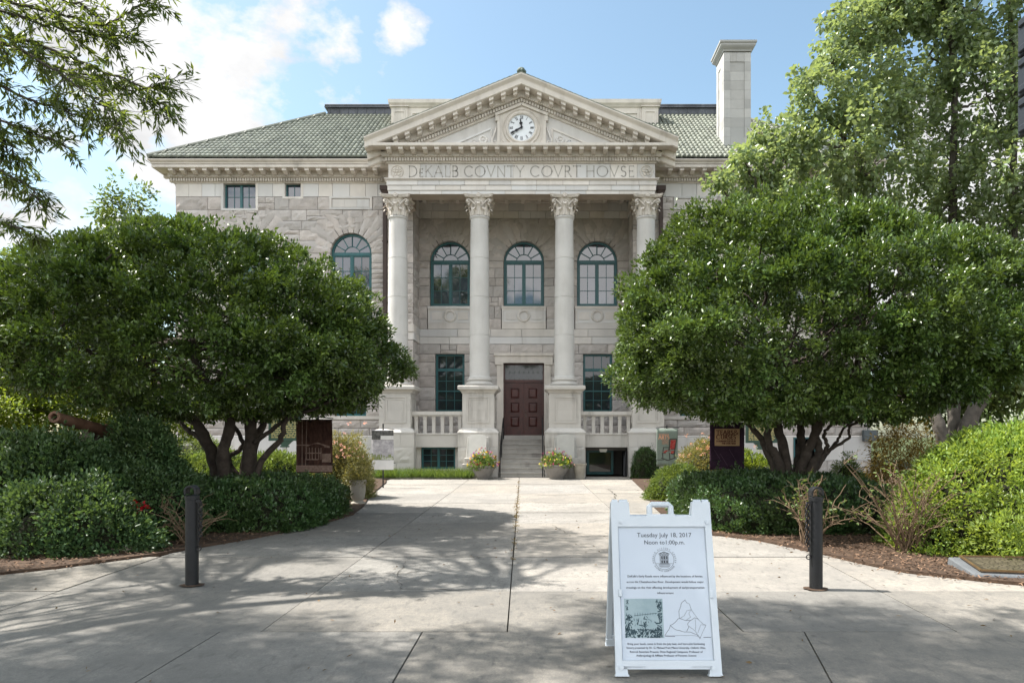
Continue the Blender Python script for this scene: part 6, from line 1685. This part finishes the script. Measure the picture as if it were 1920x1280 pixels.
for s in (-1,1):
    m=MB(); wc=mid+side*.5*s; R=mid.z-.02
    Rw=min(.62,R); wc=Vector((wc.x,wc.y,Rw)); P=[wc+fw_*Rw*.94*cos(a)+Vector((0,0,Rw*.94*sin(a))) for a in np.linspace(0,2*PI,33)]; m.tube(P,.04,6,False)
    for k in range(12): a=PI*k/6; m.tube([wc,wc+fw_*Rw*.92*cos(a)+Vector((0,0,Rw*.92*sin(a)))],.022,5)
    m.lathe([(0,-.1),(.09,-.09),(.09,.09),(0,.1)],(0,0,0),12); 
    m.build('wheel',wood_old,t)
m=MB()
for s in (-1,1): m.box(mid.x-.12+s*.3,mid.x+.12+s*.3,mid.y-.1,mid.y+.1,0,mid.z-.04)
m.build('cradle',wood_old,t)
# ---- traffic signal at the right edge, on a mast out of frame
ys_=6.2; xs0=X(1903,ys_)+.11; zt,zb_=Z(18,ys_),Z(246,ys_)
t=thing('traffic_signal',(xs0+2.6,ys_,0),'dark unlit three-lamp traffic signal hanging in front of the maple','traffic light')
m=MB(); w=.34; hh=(zt-zb_)/3
for k in range(3):
    z0=zb_+hh*k; m.box(xs0+.02,xs0+w,ys_,ys_+.16,z0+.008,z0+hh-.008); m.box(xs0,xs0+.03,ys_-.02,ys_+.13,z0+.03,z0+.10); m.box(xs0,xs0+.03,ys_-.02,ys_+.13,z0+hh-.10,z0+hh-.03)
m.build('housing',signal_m,t,bevel=.012)
for k in range(3):
    zc_=zb_+hh*(k+.5); m=MB(); m.lathe([(0,ys_-.035),(.06,ys_-.03),(.11,ys_-.002)],(xs0+.155,0,zc_),26,axis='y'); m.build('lens',lensgrey,t,smooth=True)
    m=MB(); m.lathe([(.118,ys_-.19),(.122,ys_-.19),(.122,ys_),(.118,ys_)],(xs0+.165,0,zc_),26,-.2,PI+.2,axis='y'); m.build('visor',signal_m,t)
m=MB(); m.tube([(xs0+.17,ys_+.08,zt),(xs0+.17,ys_+.08,zt+.35)],.02,8); m.tube([(xs0+.0,ys_+.08,zt+.35),(xs0+2.6,ys_+.08,zt+.5)],.06,10); m.tube([(xs0+2.6,ys_+.08,-.05),(xs0+2.6,ys_+.08,zt+.9)],.11,14); m.build('mast',alu,t)
# ================================================================== SKY, SUN, CAMERA
EL,AZB=rad(57),rad(7)
S=Vector((-cos(EL)*cos(AZB),cos(EL)*sin(AZB),sin(EL)))
w=bpy.data.worlds.new('World'); bpy.context.scene.world=w; w.use_nodes=True; nt=w.node_tree
bg=nt.nodes['Background']; sky=nt.nodes.new('ShaderNodeTexSky'); sky.sky_type='NISHITA'; sky.sun_disc=False
sky.sun_elevation=EL; sky.sun_rotation=math.atan2(S.x,S.y); sky.air_density=1.0; sky.dust_density=1.6; sky.ozone_density=1.2
tc=nt.nodes.new('ShaderNodeTexCoord').outputs['Generated']
def vdir(px,py): return Vector(((px-CX)/F,1,(CY-py)/F)).normalized()
def vmath(op,a,b=None):
    n=N(nt,'ShaderNodeVectorMath',operation=op); nt.links.new(a,n.inputs[0])
    if b is not None:
        if hasattr(b,'links'): nt.links.new(b,n.inputs[1])
        else: n.inputs[1].default_value=b
    return n
def fm(op,a,b):
    n=N(nt,'ShaderNodeMath',operation=op)
    for i,v in enumerate((a,b)):
        if hasattr(v,'links'): nt.links.new(v,n.inputs[i])
        else: n.inputs[i].default_value=v
    return n.outputs[0]
tot=None
for px,py,ra,am in ((290,80,.24,.38),(480,80,.18,.42),(330,190,.20,.38),(560,120,.13,.34),(90,190,.15,.29),(60,430,.10,.27),(170,430,.11,.42),(-250,250,.25,.22),(1890,250,.2,.48),(1800,480,.2,.48),(2100,500,.3,.4),(735,40,.07,.22),(705,100,.055,.24),(1150,20,.09,.20),(620,150,.06,.2),(1040,-300,.25,.2)):
    d=vmath('DOT_PRODUCT',tc,tuple(vdir(px,py))).outputs['Value']
    v=ramp(nt,d,cos(ra),cos(ra*.12),0,am); tot=v if tot is None else fm('MAXIMUM',tot,v)
# unseen cumulus behind the viewer, thickened to light the facade; panes mirror it
sp_=N(nt,'ShaderNodeSeparateXYZ'); nt.links.new(tc,sp_.inputs[0])
tot=fm('MAXIMUM',tot,ramp(nt,sp_.outputs['Y'],-.05,-.3,0,.31))
warp=nt.nodes.new('ShaderNodeMapping'); warp.inputs['Scale'].default_value=(1,1,1.6); nt.links.new(tc,warp.inputs[0])
n1=noise(nt,warp.outputs[0],4.6,10,.60); n2=noise(nt,warp.outputs[0],2.6,4,.5)
den=fm('ADD',fm('SUBTRACT',fm('ADD',fm('MULTIPLY',n1,1.0),fm('MULTIPLY',n2,.5)),.25),tot)
cov=ramp(nt,den,.74,.82)
shade=ramp(nt,noise(nt,warp.outputs[0],6,7,.6),.36,.56,.80,1.0)
cl=nt.nodes.new('ShaderNodeMix'); cl.data_type='RGBA'
nt.links.new(cov,cl.inputs[0]); nt.links.new(mixc(nt,1.,sky.outputs[0],(.96,1.0,.87),'MULTIPLY'),cl.inputs[6])
cc=N(nt,'ShaderNodeVectorMath',operation='SCALE'); cc.inputs[0].default_value=(3.7,3.7,3.72); nt.links.new(fm('MULTIPLY',shade,ramp(nt,sp_.outputs['Y'],.05,-.3,1,2.5)),cc.inputs['Scale']); nt.links.new(cc.outputs[0],cl.inputs[7])  # clouds behind the viewer made brighter to lift the facade
nt.links.new(cl.outputs[2],bg.inputs[0]); bg.inputs[1].default_value=.125
L=bpy.data.lights.new('sun','SUN'); L.energy=4.6; L.angle=rad(.53); L.color=(1,.955,.89)
so=bpy.data.objects.new('sun',L); C.objects.link(so); so.rotation_euler=(-S).to_track_quat('-Z','Y').to_euler(); so.location=(-20,10,40)
cam=bpy.data.cameras.new('camera'); co=bpy.data.objects.new('camera',cam); C.objects.link(co); bpy.context.scene.camera=co
co.location=(0,0,H); co.rotation_euler=(rad(90),0,0); cam.sensor_width=36; cam.lens=36*F/1920; cam.clip_end=2000; cam.clip_start=.05
cam.shift_x=(960-CX)/1920; cam.shift_y=(CY-640)/1920
sc=bpy.context.scene
sc.view_settings.view_transform='Standard'; sc.view_settings.look='None'; sc.view_settings.exposure=1.2; sc.view_settings.gamma=1
sc.cycles.max_bounces=6; sc.cycles.diffuse_bounces=4; sc.cycles.transparent_max_bounces=4; sc.cycles.use_denoising=True; sc.cycles.caustics_reflective=False; sc.cycles.caustics_refractive=False
sc.render.film_transparent=False
